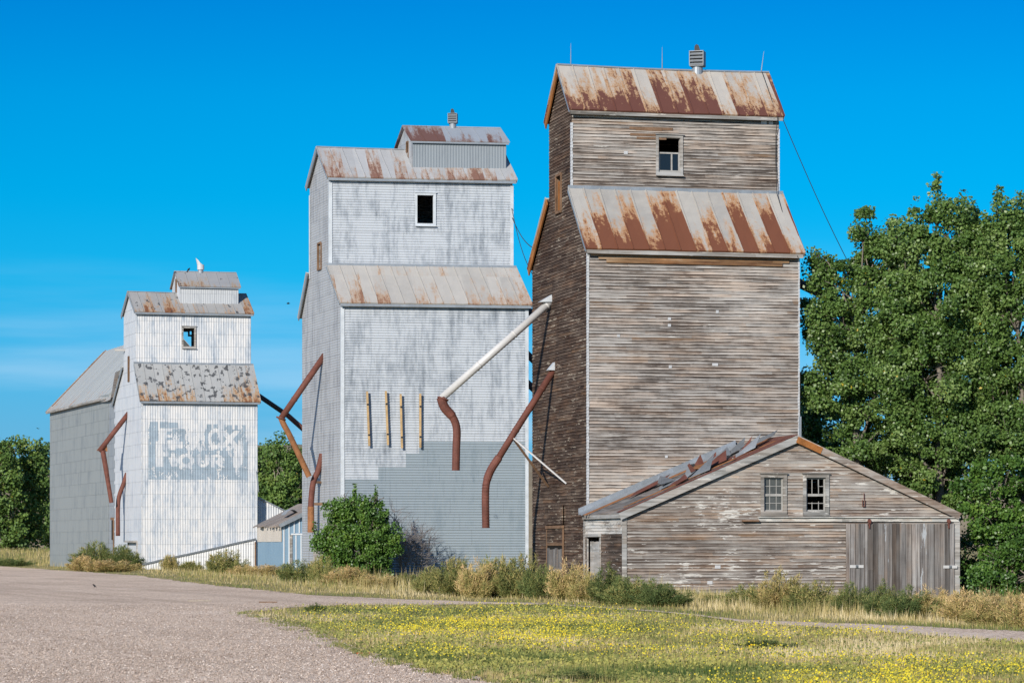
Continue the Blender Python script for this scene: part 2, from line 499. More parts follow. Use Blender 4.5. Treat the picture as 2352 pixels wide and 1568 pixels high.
M['bird'] = plain('bird', (0.02, 0.02, 0.022), 0.7, 0.3, 0.2, 8.0)
E3P = 0.125
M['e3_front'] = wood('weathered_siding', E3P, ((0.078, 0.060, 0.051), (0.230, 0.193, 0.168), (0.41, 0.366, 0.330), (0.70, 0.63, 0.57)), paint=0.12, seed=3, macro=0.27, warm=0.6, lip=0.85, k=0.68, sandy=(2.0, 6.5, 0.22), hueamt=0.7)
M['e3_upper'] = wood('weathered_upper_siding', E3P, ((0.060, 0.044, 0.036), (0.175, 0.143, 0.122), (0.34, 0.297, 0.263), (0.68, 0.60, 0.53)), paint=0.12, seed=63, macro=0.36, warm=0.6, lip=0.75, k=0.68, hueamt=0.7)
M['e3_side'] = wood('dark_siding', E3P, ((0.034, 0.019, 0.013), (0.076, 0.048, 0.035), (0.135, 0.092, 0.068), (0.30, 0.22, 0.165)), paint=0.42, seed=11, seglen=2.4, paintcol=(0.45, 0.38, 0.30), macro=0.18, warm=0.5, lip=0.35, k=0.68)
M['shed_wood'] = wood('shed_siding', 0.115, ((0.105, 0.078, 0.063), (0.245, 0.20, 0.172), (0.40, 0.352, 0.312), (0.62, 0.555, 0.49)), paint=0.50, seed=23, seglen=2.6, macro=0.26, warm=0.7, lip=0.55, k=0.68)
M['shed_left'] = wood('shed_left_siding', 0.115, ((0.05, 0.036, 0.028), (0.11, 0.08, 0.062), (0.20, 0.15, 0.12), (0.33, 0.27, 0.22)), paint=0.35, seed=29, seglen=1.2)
M['white_boards'] = wood('white_painted_boards', 0.115, ((0.20, 0.17, 0.145), (0.38, 0.35, 0.32), (0.60, 0.58, 0.55), (0.75, 0.73, 0.70)), paint=0.95, seed=31, seglen=1.2)
M['door_wood'] = wood('door_boards', 0.19, ((0.075, 0.062, 0.056), (0.17, 0.15, 0.14), (0.27, 0.245, 0.23), (0.42, 0.39, 0.36)), paint=0.02, seed=37, vertical=True, seglen=6.0, macro=0.1, warm=0.1)
M['deck_wood'] = wood('roof_deck', 0.24, ((0.10, 0.09, 0.085), (0.18, 0.165, 0.155), (0.27, 0.25, 0.235), (0.38, 0.355, 0.33)), seed=43, seglen=3.0, macro=0.15)
M['e2_front'] = painted_metal('silver_paint', (0.585, 0.625, 0.675), (0.405, 0.445, 0.495), (0.19, 0.22, 0.26), 3.2, 0.88, 2, 0.6, 0.62)
M['e2_side'] = painted_metal('silver_paint_side', (0.52, 0.54, 0.565), (0.40, 0.415, 0.44), (0.23, 0.245, 0.27), 2.4, 0.88, 5, 0.75, 0.60, rust=0.2)
M['e2_bare'] = painted_metal('bare_sheet', (0.325, 0.385, 0.43), (0.275, 0.335, 0.38), (0.205, 0.26, 0.305), 3.0, 0.88, 7, 0.5, 0.5, rust=0.22, warm=(0.33, 0.29, 0.22))
M['e2_cup'] = painted_metal('cupola_sheet', (0.29, 0.33, 0.365), (0.255, 0.29, 0.325), (0.21, 0.245, 0.28), 2.4, 9.0, 8, 0.5, 0.5)
M['e1_front'] = painted_metal('white_paint', (0.79, 0.785, 0.785), (0.60, 0.64, 0.69), (0.30, 0.37, 0.46), 0.72, 0.94, 12, 0.68, 0.70, sheet=0.07, seam=0.22)
M['e1_side'] = painted_metal('white_paint_side', (0.74, 0.77, 0.81), (0.60, 0.645, 0.71), (0.40, 0.46, 0.54), 0.85, 0.94, 14, 0.6, 0.52, seam=0.3)
M['e1_cup'] = painted_metal('cupola_white', (0.60, 0.62, 0.64), (0.46, 0.49, 0.53), (0.30, 0.34, 0.39), 0.8, 3.0, 15, 0.3, 0.45)
M['annex'] = painted_metal('annex_sheet', (0.36, 0.385, 0.385), (0.285, 0.31, 0.32), (0.225, 0.255, 0.275), 0.9, 0.98, 17, 0.65, 0.5, sheet=0.12, seam=0.28)
M['sign_paint'] = plain('faded_blue_paint', (0.33, 0.405, 0.475), 0.7, 0.2, 0.25, 1.5)
M['blue_sheet'] = painted_metal('blue_sheet', (0.27, 0.41, 0.54), (0.24, 0.37, 0.50), (0.21, 0.33, 0.45), 3.0, 9.0, 19, 0.6, 0.5)
M['cream_sheet'] = plain('cream_sheet', (0.68, 0.62, 0.55), 0.7, 0.2, 0.12, 1.0)
M['white_rib'] = plain('white_rib', (0.78, 0.80, 0.82), 0.6, 0.3, 0.08, 2.0)
# ------------------------------------------------------------------ wall and roof builders
def cut(l, r, holes, zm):
    iv = [(l, r)]
    for (h0, h1, g0, g1) in holes:
        if g0 < zm < g1:
            nx = []
            for (a, b) in iv:
                if h1 <= a or h0 >= b: nx.append((a, b)); continue
                if h0 > a: nx.append((a, h0))
                if h1 < b: nx.append((h1, b))
            iv = nx
    return iv

def hwall(mb, o, sd, z0, z1, ext, pitch, kind='clap', holes=(), depth=0.018, seed=0, breaks=(), jit=0.004, only=None):
    """wall of horizontal boards / corrugation; s runs left to right seen from outside"""
    rr = random.Random(seed)
    o = Vector(o); sd = Vector(sd).normalized()
    nd = Vector((sd.y, -sd.x))
    def P(s, z, off):
        q = o + sd * s + nd * off
        return (q.x, q.y, z)
    zb = {round(z0, 4), round(z1, 4)}
    for b in list(breaks) + [h[2] for h in holes] + [h[3] for h in holes]:
        if z0 < b < z1: zb.add(round(b, 4))
    k0 = int(math.floor(z0 / pitch)); k1 = int(math.ceil(z1 / pitch))
    sub = 1 if kind == 'clap' else 6
    for k in range(k0, k1 + 1):
        for q in range(sub):
            z = (k + q / sub) * pitch
            if z0 < z < z1: zb.add(round(z, 4))
    zs = sorted(zb)
    cache = {}
    for za, zc in zip(zs[:-1], zs[1:]):
        if zc - za < 1e-4: continue
        zm = (za + zc) / 2
        k = math.floor(zm / pitch)
        if k not in cache:
            cs = []; x = rr.uniform(-3, 0)
            while x < 40:
                x += rr.uniform(1.6, 4.6); cs.append(x)
            cache[k] = (cs, [(rr.uniform(-jit, jit), rr.uniform(-jit, jit)) for _ in range(len(cs) + 1)])
        cs, js = cache[k]
        la, ra = ext(za + 1e-5); lc, rc = ext(zc - 1e-5)
        lm, rm = min(la, lc), max(ra, rc)
        for (h0, h1) in cut(lm, rm, holes, zm):
            if kind == 'clap':
                edges = [h0] + [c for c in cs if h0 + 0.1 < c < h1 - 0.1] + [h1]
                for e0, e1 in zip(edges[:-1], edges[1:]):
                    i = sum(1 for c in cs if c <= e0 + 1e-6)
                    jo = js[i]
                    fa = (za - k * pitch) / pitch; fc = (zc - k * pitch) / pitch
                    oa = depth * (1 - fa) + 0.002 + abs(jo[0]) * (1 - fa)
                    oc = depth * (1 - fc) + 0.002
                    e0b, e1b = max(e0, la), min(e1, ra)
                    e0t, e1t = max(e0, lc), min(e1, rc)
                    if e1b - e0b < 1e-3 and e1t - e0t < 1e-3: continue
                    if e1b < e0b: e0b = e1b = (e0b + e1b) / 2
                    if e1t < e0t: e0t = e1t = (e0t + e1t) / 2
                    dz = jo[1] if fa < 1e-3 and za > z0 + 1e-3 else 0
                    mb.quad(P(e0b, za + dz, oa), P(e1b, za + dz * .4, oa), P(e1t, zc, oc), P(e0t, zc, oc))
                    if fa < 1e-3: mb.quad(P(e0b, za + dz, oa), P(e0b, za + dz, 0.0), P(e1b, za + dz * .4, 0.0), P(e1b, za + dz * .4, oa))
            else:
                oa = depth * 0.5 * math.sin(2 * math.pi * za / pitch)
                oc = depth * 0.5 * math.sin(2 * math.pi * zc / pitch)
                e0b, e1b = max(h0, la), min(h1, ra)
                e0t, e1t = max(h0, lc), min(h1, rc)
                if e1b < e0b: e0b = e1b = (e0b + e1b) / 2
                if e1t < e0t: e0t = e1t = (e0t + e1t) / 2
                mb.quad(P(e0b, za, oa), P(e1b, za, oa), P(e1t, zc, oc), P(e0t, zc, oc))

def vwall(mb, o, sd, s0, s1, zbot, ztop, pitch=0.2, depth=0.03, holes=(), sheet=0.94, sub=4, breaks=(), seed=0):
    """wall of vertical corrugation in overlapping sheets; flat=pitch large & depth 0"""
    rr = random.Random(seed)
    o = Vector(o); sd = Vector(sd).normalized()
    nd = Vector((sd.y, -sd.x))
    def P(s, z, off):
        q = o + sd * s + nd * off
        return (q.x, q.y, z)
    xs = {round(s0, 4), round(s1, 4)}
    k = 0
    n = int((s1 - s0) / pitch * sub) + 1
    for i in range(n + 1):
        x = s0 + i * pitch / sub
        if s0 < x < s1: xs.add(round(x, 4))
    for b in list(breaks) + [h[0] for h in holes] + [h[1] for h in holes]:
        if s0 < b < s1: xs.add(round(b, 4))
    xs = sorted(xs)
    for xa, xc in zip(xs[:-1], xs[1:]):
        xm = (xa + xc) / 2
        oa = depth * 0.5 * math.sin(2 * math.pi * xa / pitch); oc = depth * 0.5 * math.sin(2 * math.pi * xc / pitch)
        ta, tc = ztop(xa + 1e-5), ztop(xc - 1e-5); ba, bc = zbot(xa + 1e-5), zbot(xc - 1e-5)
        lo, hi = min(ba, bc), max(ta, tc)
        iv = [(lo, hi)]
        for (h0, h1, g0, g1) in holes:
            if h0 < xm < h1:
                nx = []
                for (a, b) in iv:
                    if g1 <= a or g0 >= b: nx.append((a, b)); continue
                    if g0 > a: nx.append((a, g0))
                    if g1 < b: nx.append((g1, b))
                iv = nx
        for (a, b) in iv:
            z = a
            while z < b - 1e-4:
                zn = min(b, (math.floor(z / sheet + 1e-4) + 1) * sheet)
                fb = 0.010 * (1 - (z / sheet - math.floor(z / sheet + 1e-4))); ft = 0.010 * (1 - (zn / sheet - math.floor(z / sheet + 1e-4)))
                z0a, z1a = max(z, ba), min(zn, ta)
                z0c, z1c = max(z, bc), min(zn, tc)
                if z1a > z0a + 1e-5 or z1c > z0c + 1e-5:
                    z1a = max(z1a, z0a); z1c = max(z1c, z0c)
                    mb.quad(P(xa, z0a, oa + fb), P(xc, z0c, oc + fb), P(xc, z1c, oc + ft), P(xa, z1a, oa + ft))
                z = zn

def roof(mb, fr, a0, a1, e, r, n, th=0.07, wav=0.012, seed=0, seam=0.035, corr=0.0, sag=0.0):
    """one sheet-metal roof slope; e = (b, z) of the eave, r = (b, z) of the ridge"""
    rr = random.Random(seed)
    db, dz = r[0] - e[0], r[1] - e[1]
    ln = math.hypot(db, dz)
    nb, nz = (-dz / ln, db / ln)
    if nz < 0: nb, nz = -nb, -nz
    ni = n * 2; nj = 7
    off = [[rr.uniform(-wav, wav) for _ in range(ni + 1)] for _ in range(nj + 1)]
    def P(i, j, d):
        a = a0 + (a1 - a0) * i / ni; t = j / nj
        d2 = d + off[j][i]
        sg = -sag * math.sin(math.pi * i / ni) * (0.4 + 0.6 * t)
        return fr.pt(a, e[0] + db * t + nb * d2, e[1] + dz * t + nz * d2 + sg)
    base = len(mb.v)
    top = [[P(i, j, th) for i in range(ni + 1)] for j in range(nj + 1)]
    bot = [[P(i, j, 0) for i in range(ni + 1)] for j in range(nj + 1)]
    for j in range(nj):
        for i in range(ni):
            mb.quad(top[j][i], top[j][i + 1], top[j + 1][i + 1], top[j + 1][i])
            mb.quad(bot[j][i], bot[j + 1][i], bot[j + 1][i + 1], bot[j][i + 1])
    for i in range(ni):
        mb.quad(bot[0][i], bot[0][i + 1], top[0][i + 1], top[0][i])
        mb.quad(bot[nj][i + 1], bot[nj][i], top[nj][i], top[nj][i + 1])
    for j in range(nj):
        mb.quad(bot[j + 1][0], bot[j][0], top[j][0], top[j + 1][0])
        mb.quad(bot[j][ni], bot[j + 1][ni], top[j + 1][ni], top[j][ni])
    if seam > 0:
        for i in range(n + 1):
            a = a0 + (a1 - a0) * i / n
            w = 0.014
            for j in range(nj):
                p, q = top[j][min(i * 2, ni)], top[j + 1][min(i * 2, ni)]
                nn = fr.pt(0, nb, nz) - fr.pt(0, 0, 0)
                mb.beam(p + nn * seam * 0.45, q + nn * seam * 0.45, w * 2, seam, nn)

def rake(mb, fr, a, e, r, h=0.24, th=0.05):
    """a board under the roof edge on the gable end"""
    db, dz = r[0] - e[0], r[1] - e[1]
    ln = math.hypot(db, dz)
    ub, uz = db / ln, dz / ln
    nb, nz = (-uz, ub)
    if nz < 0: nb, nz = -nb, -nz
    p = fr.pt(a, e[0] - nb * h / 2, e[1] - nz * h / 2)
    q = fr.pt(a, r[0] - nb * h / 2, r[1] - nz * h / 2)
    nn = fr.pt(0, nb, nz)
    mb.beam(p, q, th, h, nn)

class Body:
    """two-stage grain elevator body: wide base, skirt roofs front and back, narrower upper house with a gable roof"""
    def __init__(s, fr, W, D, zl, b1, b2, zs, zu, zr, rb):
        s.fr, s.W, s.D, s.zl, s.b1, s.b2, s.zs, s.zu, s.zr, s.rb = fr, W, D, zl, b1, b2, zs, zu, zr, rb
    def prof(s, z):
        if z <= s.zl: return 0.0, s.D
        if z <= s.zs:
            t = (z - s.zl) / (s.zs - s.zl); return s.b1 * t, s.D + (s.b2 - s.D) * t
        if z <= s.zu: return s.b1, s.b2
        t = min(1, (z - s.zu) / (s.zr - s.zu)); return s.b1 + (s.rb - s.b1) * t, s.b2 + (s.rb - s.b2) * t
    def ztop(s, b):
        if b < s.b1: return s.zl + (s.zs - s.zl) * b / s.b1
        if b > s.b2: return s.zs + (s.zl - s.zs) * (b - s.b2) / (s.D - s.b2)
        if b < s.rb: return s.zu + (s.zr - s.zu) * (b - s.b1) / (s.rb - s.b1)
        return s.zr + (s.zu - s.zr) * (b - s.rb) / (s.b2 - s.rb)
    def o2(s, a, b): p = s.fr.pt(a, b, 0); return Vector((p.x, p.y))
    def d2(s, a, b): p = s.fr.pt(a, b, 0); return Vector((p.x, p.y))

FX = Vector((1, 0))
def walls(bd, style, mats, root, holes_up=(), holes_low=(), holes_side=(), pitch=0.125, depth=0.02, seed=1, holes_back=(), patch=()):
    """front, upper front, sides and back of a Body"""
    fr, W, D = bd.fr, bd.W, bd.D
    Bd = bd.d2(0, 1)
    brk = (bd.zl, bd.zs, bd.zu)
    if style in ('clap', 'corr'):
        f = MB(); hwall(f, bd.o2(0, 0), FX, -0.4, bd.zl - 0.02, lambda z: (0, W), pitch, style, list(holes_low) + list(patch), depth, seed)
        u = MB(); hwall(u, bd.o2(0, bd.b1), FX, bd.zs - 0.25, bd.zu - 0.01, lambda z: (0, W), pitch, style, holes_up, depth, seed + 1)
        l = MB(); hwall(l, bd.o2(0, D), -Bd, -0.4, bd.zr, lambda z: (D - bd.prof(z)[1], D - bd.prof(z)[0]), pitch, style,
                        [(D - h[1], D - h[0], h[2], h[3]) for h in holes_side], depth * (1.0 if style == 'clap' else 0.5), seed + 2, brk)
        r = MB(); hwall(r, bd.o2(W, 0), Bd, -0.4, bd.zr, lambda z: bd.prof(z), pitch, style, (), depth, seed + 3, brk)
        k = MB()
        hwall(k, bd.o2(W, D), -FX, -0.4, bd.zl - 0.02, lambda z: (0, W), pitch, style, (), depth, seed + 4)
        hwall(k, bd.o2(W, bd.b2), -FX, bd.zs - 0.25, bd.zu - 0.01, lambda z: (0, W), pitch, style, holes_back, depth, seed + 5)
    else:
        f = MB(); vwall(f, bd.o2(0, 0), FX, 0, W, lambda s: -0.4, lambda s: bd.zl - 0.02, pitch, depth, holes_low)
        u = MB(); vwall(u, bd.o2(0, bd.b1), FX, 0, W, lambda s: bd.zs - 0.25, lambda s: bd.zu - 0.01, pitch, depth, holes_up)
        l = MB(); vwall(l, bd.o2(0, D), -Bd, 0, D, lambda s: -0.4, lambda s: bd.ztop(D - s), 0.85, 0.006,
                        [(D - h[1], D - h[0], h[2], h[3]) for h in holes_side], 0.94, 2, (D - bd.b1, D - bd.b2, D - bd.rb))
        r = MB(); vwall(r, bd.o2(W, 0), Bd, 0, D, lambda s: -0.4, lambda s: bd.ztop(s), 0.85, 0.006, (), 0.94, 2, (bd.b1, bd.b2, bd.rb))
        k = MB()
        vwall(k, bd.o2(W, D), -FX, 0, W, lambda s: -0.4, lambda s: bd.zl - 0.02, 0.6, depth)
        vwall(k, bd.o2(W, bd.b2), -FX, 0, W, lambda s: bd.zs - 0.25, lambda s: bd.zu - 0.01, 0.6, depth, holes_back)
    out = [f.build('front_wall', mats[0], root), u.build('upper_front_wall', mats[2] if len(mats) > 2 else mats[0], root), l.build('side_wall', mats[1], root),
           r.build('side_wall', mats[1], root), k.build('back_wall', mats[1], root)]
    return out

def roofs(bd, mats, root, n, ov=0.32, ova=0.2, sag=0.0, rakemat=None, rakeh=0.24, ridgemat=None, seed=0, fascia=None):
    fr, W, D = bd.fr, bd.W, bd.D
    up = 0.03
    ms = (bd.zs - bd.zl) / bd.b1
    es = (-ov, bd.zl - ms * ov + up); rs = (bd.b1 + 0.0, bd.zs + up)
    m = MB(); roof(m, fr, -ova, W + ova, es, rs, n, seed=seed)
    sk = m.build('skirt_roof', mats[0], root)
    mk = (bd.zs - bd.zl) / (D - bd.b2)
    eb = (D + ov, bd.zl - mk * ov + up); rb_ = (bd.b2, bd.zs + up)
    m = MB(); roof(m, fr, -ova, W + ova, eb, rb_, n, seed=seed + 1)
    m.build('skirt_roof', mats[0], root)
    mu = (bd.zr - bd.zu) / (bd.rb - bd.b1)
    ovu = ov * 0.9
    eu = (bd.b1 - ovu, bd.zu - mu * ovu + up); ru = (bd.rb, bd.zr + up)
    m = MB(); roof(m, fr, -ova, W + ova, eu, ru, n, seed=seed + 2, sag=sag)
    m.build('upper_roof', mats[1], root)
    mu2 = (bd.zr - bd.zu) / (bd.b2 - bd.rb)
    ek = (bd.b2 + ovu, bd.zu - mu2 * ovu + up)
    m = MB(); roof(m, fr, -ova, W + ova, ek, ru, n, seed=seed + 3, sag=sag)
    m.build('upper_roof', mats[1], root)
    # ridge cap
    m = MB()
    N = 12
    for i in range(N):
        q = []
        for j in (i, i + 1):
            a = -ova + (W + 2 * ova) * j / N
            sg = -sag * math.sin(math.pi * j / N)
            q.append(fr.pt(a, bd.rb, bd.zr + up + 0.075 + sg))
        m.beam(q[0], q[1], 0.2, 0.06)
    m.build('ridge_cap', ridgemat or M['galv'], root)
    m = MB()   # flashing where the skirt roof meets the upper wall
    m.beam(fr.pt(-ova, bd.b1 - 0.06, bd.zs + 0.10), fr.pt(W + ova, bd.b1 - 0.06, bd.zs + 0.10), 0.05, 0.16)
    m.build('flashing', ridgemat or M['galv'], root)
    rk = rakemat or M['galv']
    for a in (-ova + 0.03, W + ova - 0.03):
        for (e, r_) in ((es, rs), (eb, rb_), (eu, ru), (ek, ru)):
            back = e is eb or e is ek
            m = MB(); rake(m, fr, a, e, r_, rakeh if back else 0.12)
            m.build('rake_board', rk if back else M['galv'], root)
    # eave boards
    for e in (es, eu):
        m = MB()
        m.beam(fr.pt(-ova + 0.06, e[0] + 0.03, e[1] - 0.07), fr.pt(W + ova - 0.06, e[0] + 0.03, e[1] - 0.07), 0.04, 0.16)
        m.build('eave_board', fascia or M['gray_wood'], root)
    return es, eu

def window_frame(fr, b, a0, a1, z0, z1, mat, root, name='window', w=0.11, proud=0.045, sill=True):
    """trim boards round an opening on the plane b, on the outside"""
    m = MB()
    y = b - proud / 2 - 0.02
    for (p, q) in (((a0 - w / 2, z0 - w), (a0 - w / 2, z1 + w)), ((a1 + w / 2, z0 - w), (a1 + w / 2, z1 + w))):
        m.beam(fr.pt(p[0], y, p[1]), fr.pt(q[0], y, q[1]), w, proud, (0, 1, 0))
    m.beam(fr.pt(a0, y - 0.002, z1 + w / 2), fr.pt(a1, y - 0.002, z1 + w / 2), proud, w)
    m.beam(fr.pt(a0, y - 0.002, z0 - w / 2), fr.pt(a1, y - 0.002, z0 - w / 2), proud, w)
    if sill: m.beam(fr.pt(a0 - w, y - 0.05, z0 - w - 0.02), fr.pt(a1 + w, y - 0.05, z0 - w - 0.02), 0.16, 0.05)
    m.beam(fr.pt(a0 - w - 0.03, y - 0.03, z1 + w + 0.02), fr.pt(a1 + w + 0.03, y - 0.03, z1 + w + 0.02), 0.10, 0.04)
    # reveal
    for (p, q) in (((a0, z0), (a0, z1)), ((a1, z0), (a1, z1))):
        m.beam(fr.pt(p[0], b + 0.07, p[1]), fr.pt(q[0], b + 0.07, q[1]), 0.03, 0.18, (0, 1, 0))
    m.beam(fr.pt(a0, b + 0.07, z1), fr.pt(a1, b + 0.07, z1), 0.18, 0.03)
    m.beam(fr.pt(a0, b + 0.07, z0), fr.pt(a1, b + 0.07, z0), 0.18, 0.03)
    return m.build(name, mat, root)

def side_frame(fr, a, b0, b1, z0, z1, mat, root, name='window', w=0.1):
    m = MB()
    x = a - 0.05
    m.beam(fr.pt(x, b0, z0), fr.pt(x, b0, z1), w, 0.05, (1, 0, 0))
    m.beam(fr.pt(x, b1, z0), fr.pt(x, b1, z1), w, 0.05, (1, 0, 0))
    m.beam(fr.pt(x, b0, z1), fr.pt(x, b1, z1), 0.05, w)
    m.beam(fr.pt(x, b0, z0), fr.pt(x, b1, z0), 0.08, w)
    for b in (b0, b1): m.beam(fr.pt(a + 0.1, b, z0), fr.pt(a + 0.1, b, z1), 0.04, 0.3, (1, 0, 0))
    return m.build(name, mat, root)

def vent(fr, a, b, z, size, root, yaw=0.45, pole=0.3, r=0.15):
    """louvred box ventilator on a round neck"""
    m = MB()
    c = fr.pt(a, b, 0)
    m.tube([(c.x, c.y, z - 0.25), (c.x, c.y, z + pole)], r, 16)
    v = m.build('roof_vent', M['galv'], root, smooth=False)
    ax = Vector((math.cos(yaw), math.sin(yaw), 0)); ay = Vector((-math.sin(yaw), math.cos(yaw), 0))
    h = size / 2
    cc = Vector((c.x, c.y, z + pole + h))
    m = MB()
    m.obox(cc - ay * 0 + ax * h, ax * 0.015, ay * h, Vector((0, 0, h)))
    m.obox(cc - ax * h, ax * 0.015, ay * h, Vector((0, 0, h)))
    m.obox(cc + ay * h, ax * (h - 0.02), ay * 0.015, Vector((0, 0, h)))
    m.obox(cc + Vector((0, 0, h + 0.015)), ax * h * 1.05, ay * h * 1.05, Vector((0, 0, 0.015)))
    m.obox(cc - Vector((0, 0, h + 0.015)), ax * h, ay * h, Vector((0, 0, 0.015)))
    m.build('vent_box', M['galv_dark'], v)
    m = MB()
    for i in range(4):
        zz = -h + size * (i + 0.35) / 4
        m.obox(cc - ay * (h - 0.03) + Vector((0, 0, zz)), ax * (h - 0.02), (ay * 0.05 + Vector((0, 0, 0.045))), Vector((0, 0, 0.008)) - ay * 0.008)
    m.build('louvre', M['galv'], v)
    m = MB()
    p = cc + Vector((0, 0, h + 0.03))
    m.prism([p - ax * 0.13 + ay * .02, p + ax * 0.13 + ay * .02, p + ax * 0.04 + Vector((0, 0, 0.26)) + ay * .02, p - ax * 0.05 + Vector((0, 0, 0.30)) + ay * .02, p - ax * 0.12 + Vector((0, 0, 0.22)) + ay * .02], ay * -0.03)
    m.build('wind_vane', M['black_metal'], v)
    return v

def bands(m, pts, r, ts):
    p, q = Vector(pts[0]), Vector(pts[1]); d = (q - p).normalized()
    for t in ts:
        c = p.lerp(q, t)
        m.tube([c - d * .035, c + d * .035], r * 1.10, 14)
        m.obox(c + Vector((0, 0, -r * 1.2)), d * .03, d.cross(Vector((0, 0, 1))).normalized() * .02, Vector((0, 0, r * .25)))

def arcpts(pts, n=6):
    """smooth a polyline with Catmull-Rom"""
    P = [Vector(p) for p in pts]
    out = []
    for i in range(len(P) - 1):
        p0, p1, p2, p3 = P[max(i - 1, 0)], P[i], P[i + 1], P[min(i + 2, len(P) - 1)]
        for k in range(n):
            t = k / n
            out.append(0.5 * ((2 * p1) + (p2 - p0) * t + (2 * p0 - 5 * p1 + 4 * p2 - p3) * t * t + (3 * p1 - p0 - 3 * p2 + p3) * t ** 3))
    out.append(P[-1])
    return out

# ================================================================== the brown wooden elevator
f3 = Frame(1350, 127.0, 0.25, 0.22)
E3 = empty('grain_elevator', f3.o, f3.th)
tag(E3, 'tall unpainted brown clapboard grain elevator with rusty roofs beside the big green trees', 'grain elevator', 'grain elevators along the track')
b3 = Body(f3, 8.65, 9.7, 13.46, 2.7, 6.6, 15.85, 19.2, 21.0, 4.65)
a0, z1 = f3.front(2.7, 1512, 316); a1, z0 = f3.front(2.7, 1562, 397)
w3 = (a0, a1, z0, z1)
sb0, sz0 = f3.side(0, 1291, 485); sb1, sz1 = f3.side(0, 1279, 405)
s3 = (min(sb0, sb1), max(sb0, sb1), sz0, sz1)
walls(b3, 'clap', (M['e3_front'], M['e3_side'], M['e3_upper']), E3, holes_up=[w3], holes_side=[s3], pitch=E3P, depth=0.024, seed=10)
M['e3_roof'] = metal_roof('rusty_roof', (8.65 + 0.32) / 14, 12.8, 15.8, rust=0.86, seed=4, aoff=-0.16, panelrust=0.46, hgt=0.55)
M['e3_roof_up'] = metal_roof('rusty_upper_roof', (8.65 + 0.32) / 14, 18.7, 21.0, base=((0.36, 0.35, 0.34), (0.56, 0.51, 0.44)), rust=0.60, seed=15, aoff=-0.16, panelrust=0.38, hgt=0.30, dark=(0.13, 0.05, 0.035), lite=(0.44, 0.25, 0.12))
roofs(b3, (M['e3_roof'], M['e3_roof_up']), E3, 14, ov=0.30, ova=0.16, sag=0.05, rakemat=M['orange_wood'], rakeh=0.30, seed=30)
fw = window_frame(f3, 2.7, *w3[:2], w3[2], w3[3], M['gray_wood'], E3)
m = MB()   # lower sash still in place
zm = w3[2] + (w3[3] - w3[2]) * 0.56
am = w3[0] + (w3[1] - w3[0]) * 0.62
for (p, q) in (((w3[0] + .04, w3[2]), (w3[0] + .04, zm)), ((w3[1] - .04, w3[2]), (w3[1] - .04, zm)), ((am, w3[2]), (am, zm))):
    m.beam(f3.pt(p[0], 2.74, p[1]), f3.pt(q[0], 2.74, q[1]), 0.06, 0.04, (0, 1, 0))
m.beam(f3.pt(w3[0], 2.735, zm), f3.pt(w3[1], 2.735, zm), 0.05, 0.06)
m.beam(f3.pt(w3[0], 2.735, w3[2] + .05), f3.pt(w3[1], 2.735, w3[2] + .05), 0.05, 0.07)
m.build('sash', M['sash'], fw)
m = MB(); m.quad(f3.pt(w3[0], 2.75, w3[2]), f3.pt(w3[1], 2.75, w3[2]), f3.pt(w3[1], 2.75, zm), f3.pt(w3[0], 2.75, zm))
m.build('pane', M['glass_dark'], fw)
sf = side_frame(f3, 0, *s3[:2], s3[2], s3[3], M['brown_wood'], E3)
m = MB(); m.obox(f3.pt(0.05, (s3[0] + s3[1]) / 2, s3[2] + (s3[3] - s3[2]) * .42), f3.pt(0.02, 0, 0), f3.pt(0, (s3[1] - s3[0]) * .42, 0), Vector((0, 0, (s3[3] - s3[2]) * .42)))
m.build('shutter', M['orange_wood'], sf)
# notched tin corner strips
for (b, za, zb_) in ((0, 1.0, 13.1), (2.7, 15.9, 18.5)):
    for a in (0.0, b3.W):
        m = MB()
        z = za; rr = random.Random(int(b * 10 + a))
        while z < zb_:
            wv = rr.uniform(0.05, 0.085)
            sgn = -1 if a == 0 else 1
            m.obox(f3.pt(a - sgn * wv / 2 + sgn * 0.03, b - 0.030, z + E3P / 2), f3.pt(wv / 2, 0, 0), f3.pt(0, 0.012, 0), Vector((0, -0.006, E3P * 0.46)))
            m.obox(f3.pt(a + sgn * 0.032, b + wv / 2, z + E3P / 2), f3.pt(0.006, 0, 0), f3.pt(0, wv / 2, 0), Vector((sgn * -0.006, 0, E3P * 0.46)))
            z += E3P
        m.build('corner_strip', M['tin'], E3)
# tin patches over knot holes
for (u, v, b, w, h) in ((1537, 732, 0, .13, .11), (1537, 747, 0, .13, .11), (1420, 771, 0, .12, .10), (1647, 716, 0, .11, .12), (1642, 837, 0, .24, .11), (1539, 842, 0, .12, .12),
                        (1562, 600, 0, .24, .1), (1618, 594, 0, .27, .1), (1530, 1048, 0, .11, .1), (1764, 1064, 0, .13, .11), (1754, 282, 2.7, .24, .12), (1770, 283, 2.7, .18, .12), (1437, 351, 2.7, .16, .12)):
    a, z = f3.front(b, u, v)
    m = MB(); m.obox(f3.pt(a, b - 0.035, z), f3.pt(w / 2, 0, 0), f3.pt(0, 0.006, 0), Vector((0, -.008, h / 2)))
    m.build('tin_patch', M['tin'], E3)
# bare orange boards where siding has gone
for (u0, u1, v, b, h) in ((1445, 1545, 294, 2.7, .1), (1460, 1520, 297, 2.7, .1), (1447, 1540, 309, 2.7, .1), (1462, 1530, 317, 2.7, .09)):
    A0, z = f3.front(b, u0, v); A1, _ = f3.front(b, u1, v)
    m = MB(); m.obox(f3.pt((A0 + A1) / 2, b - 0.034, z), f3.pt((A1 - A0) / 2, 0, 0), f3.pt(0, 0.006, 0), Vector((0, -.006, h / 2)))
    m.build('bare_board', M['brown_wood'], E3)
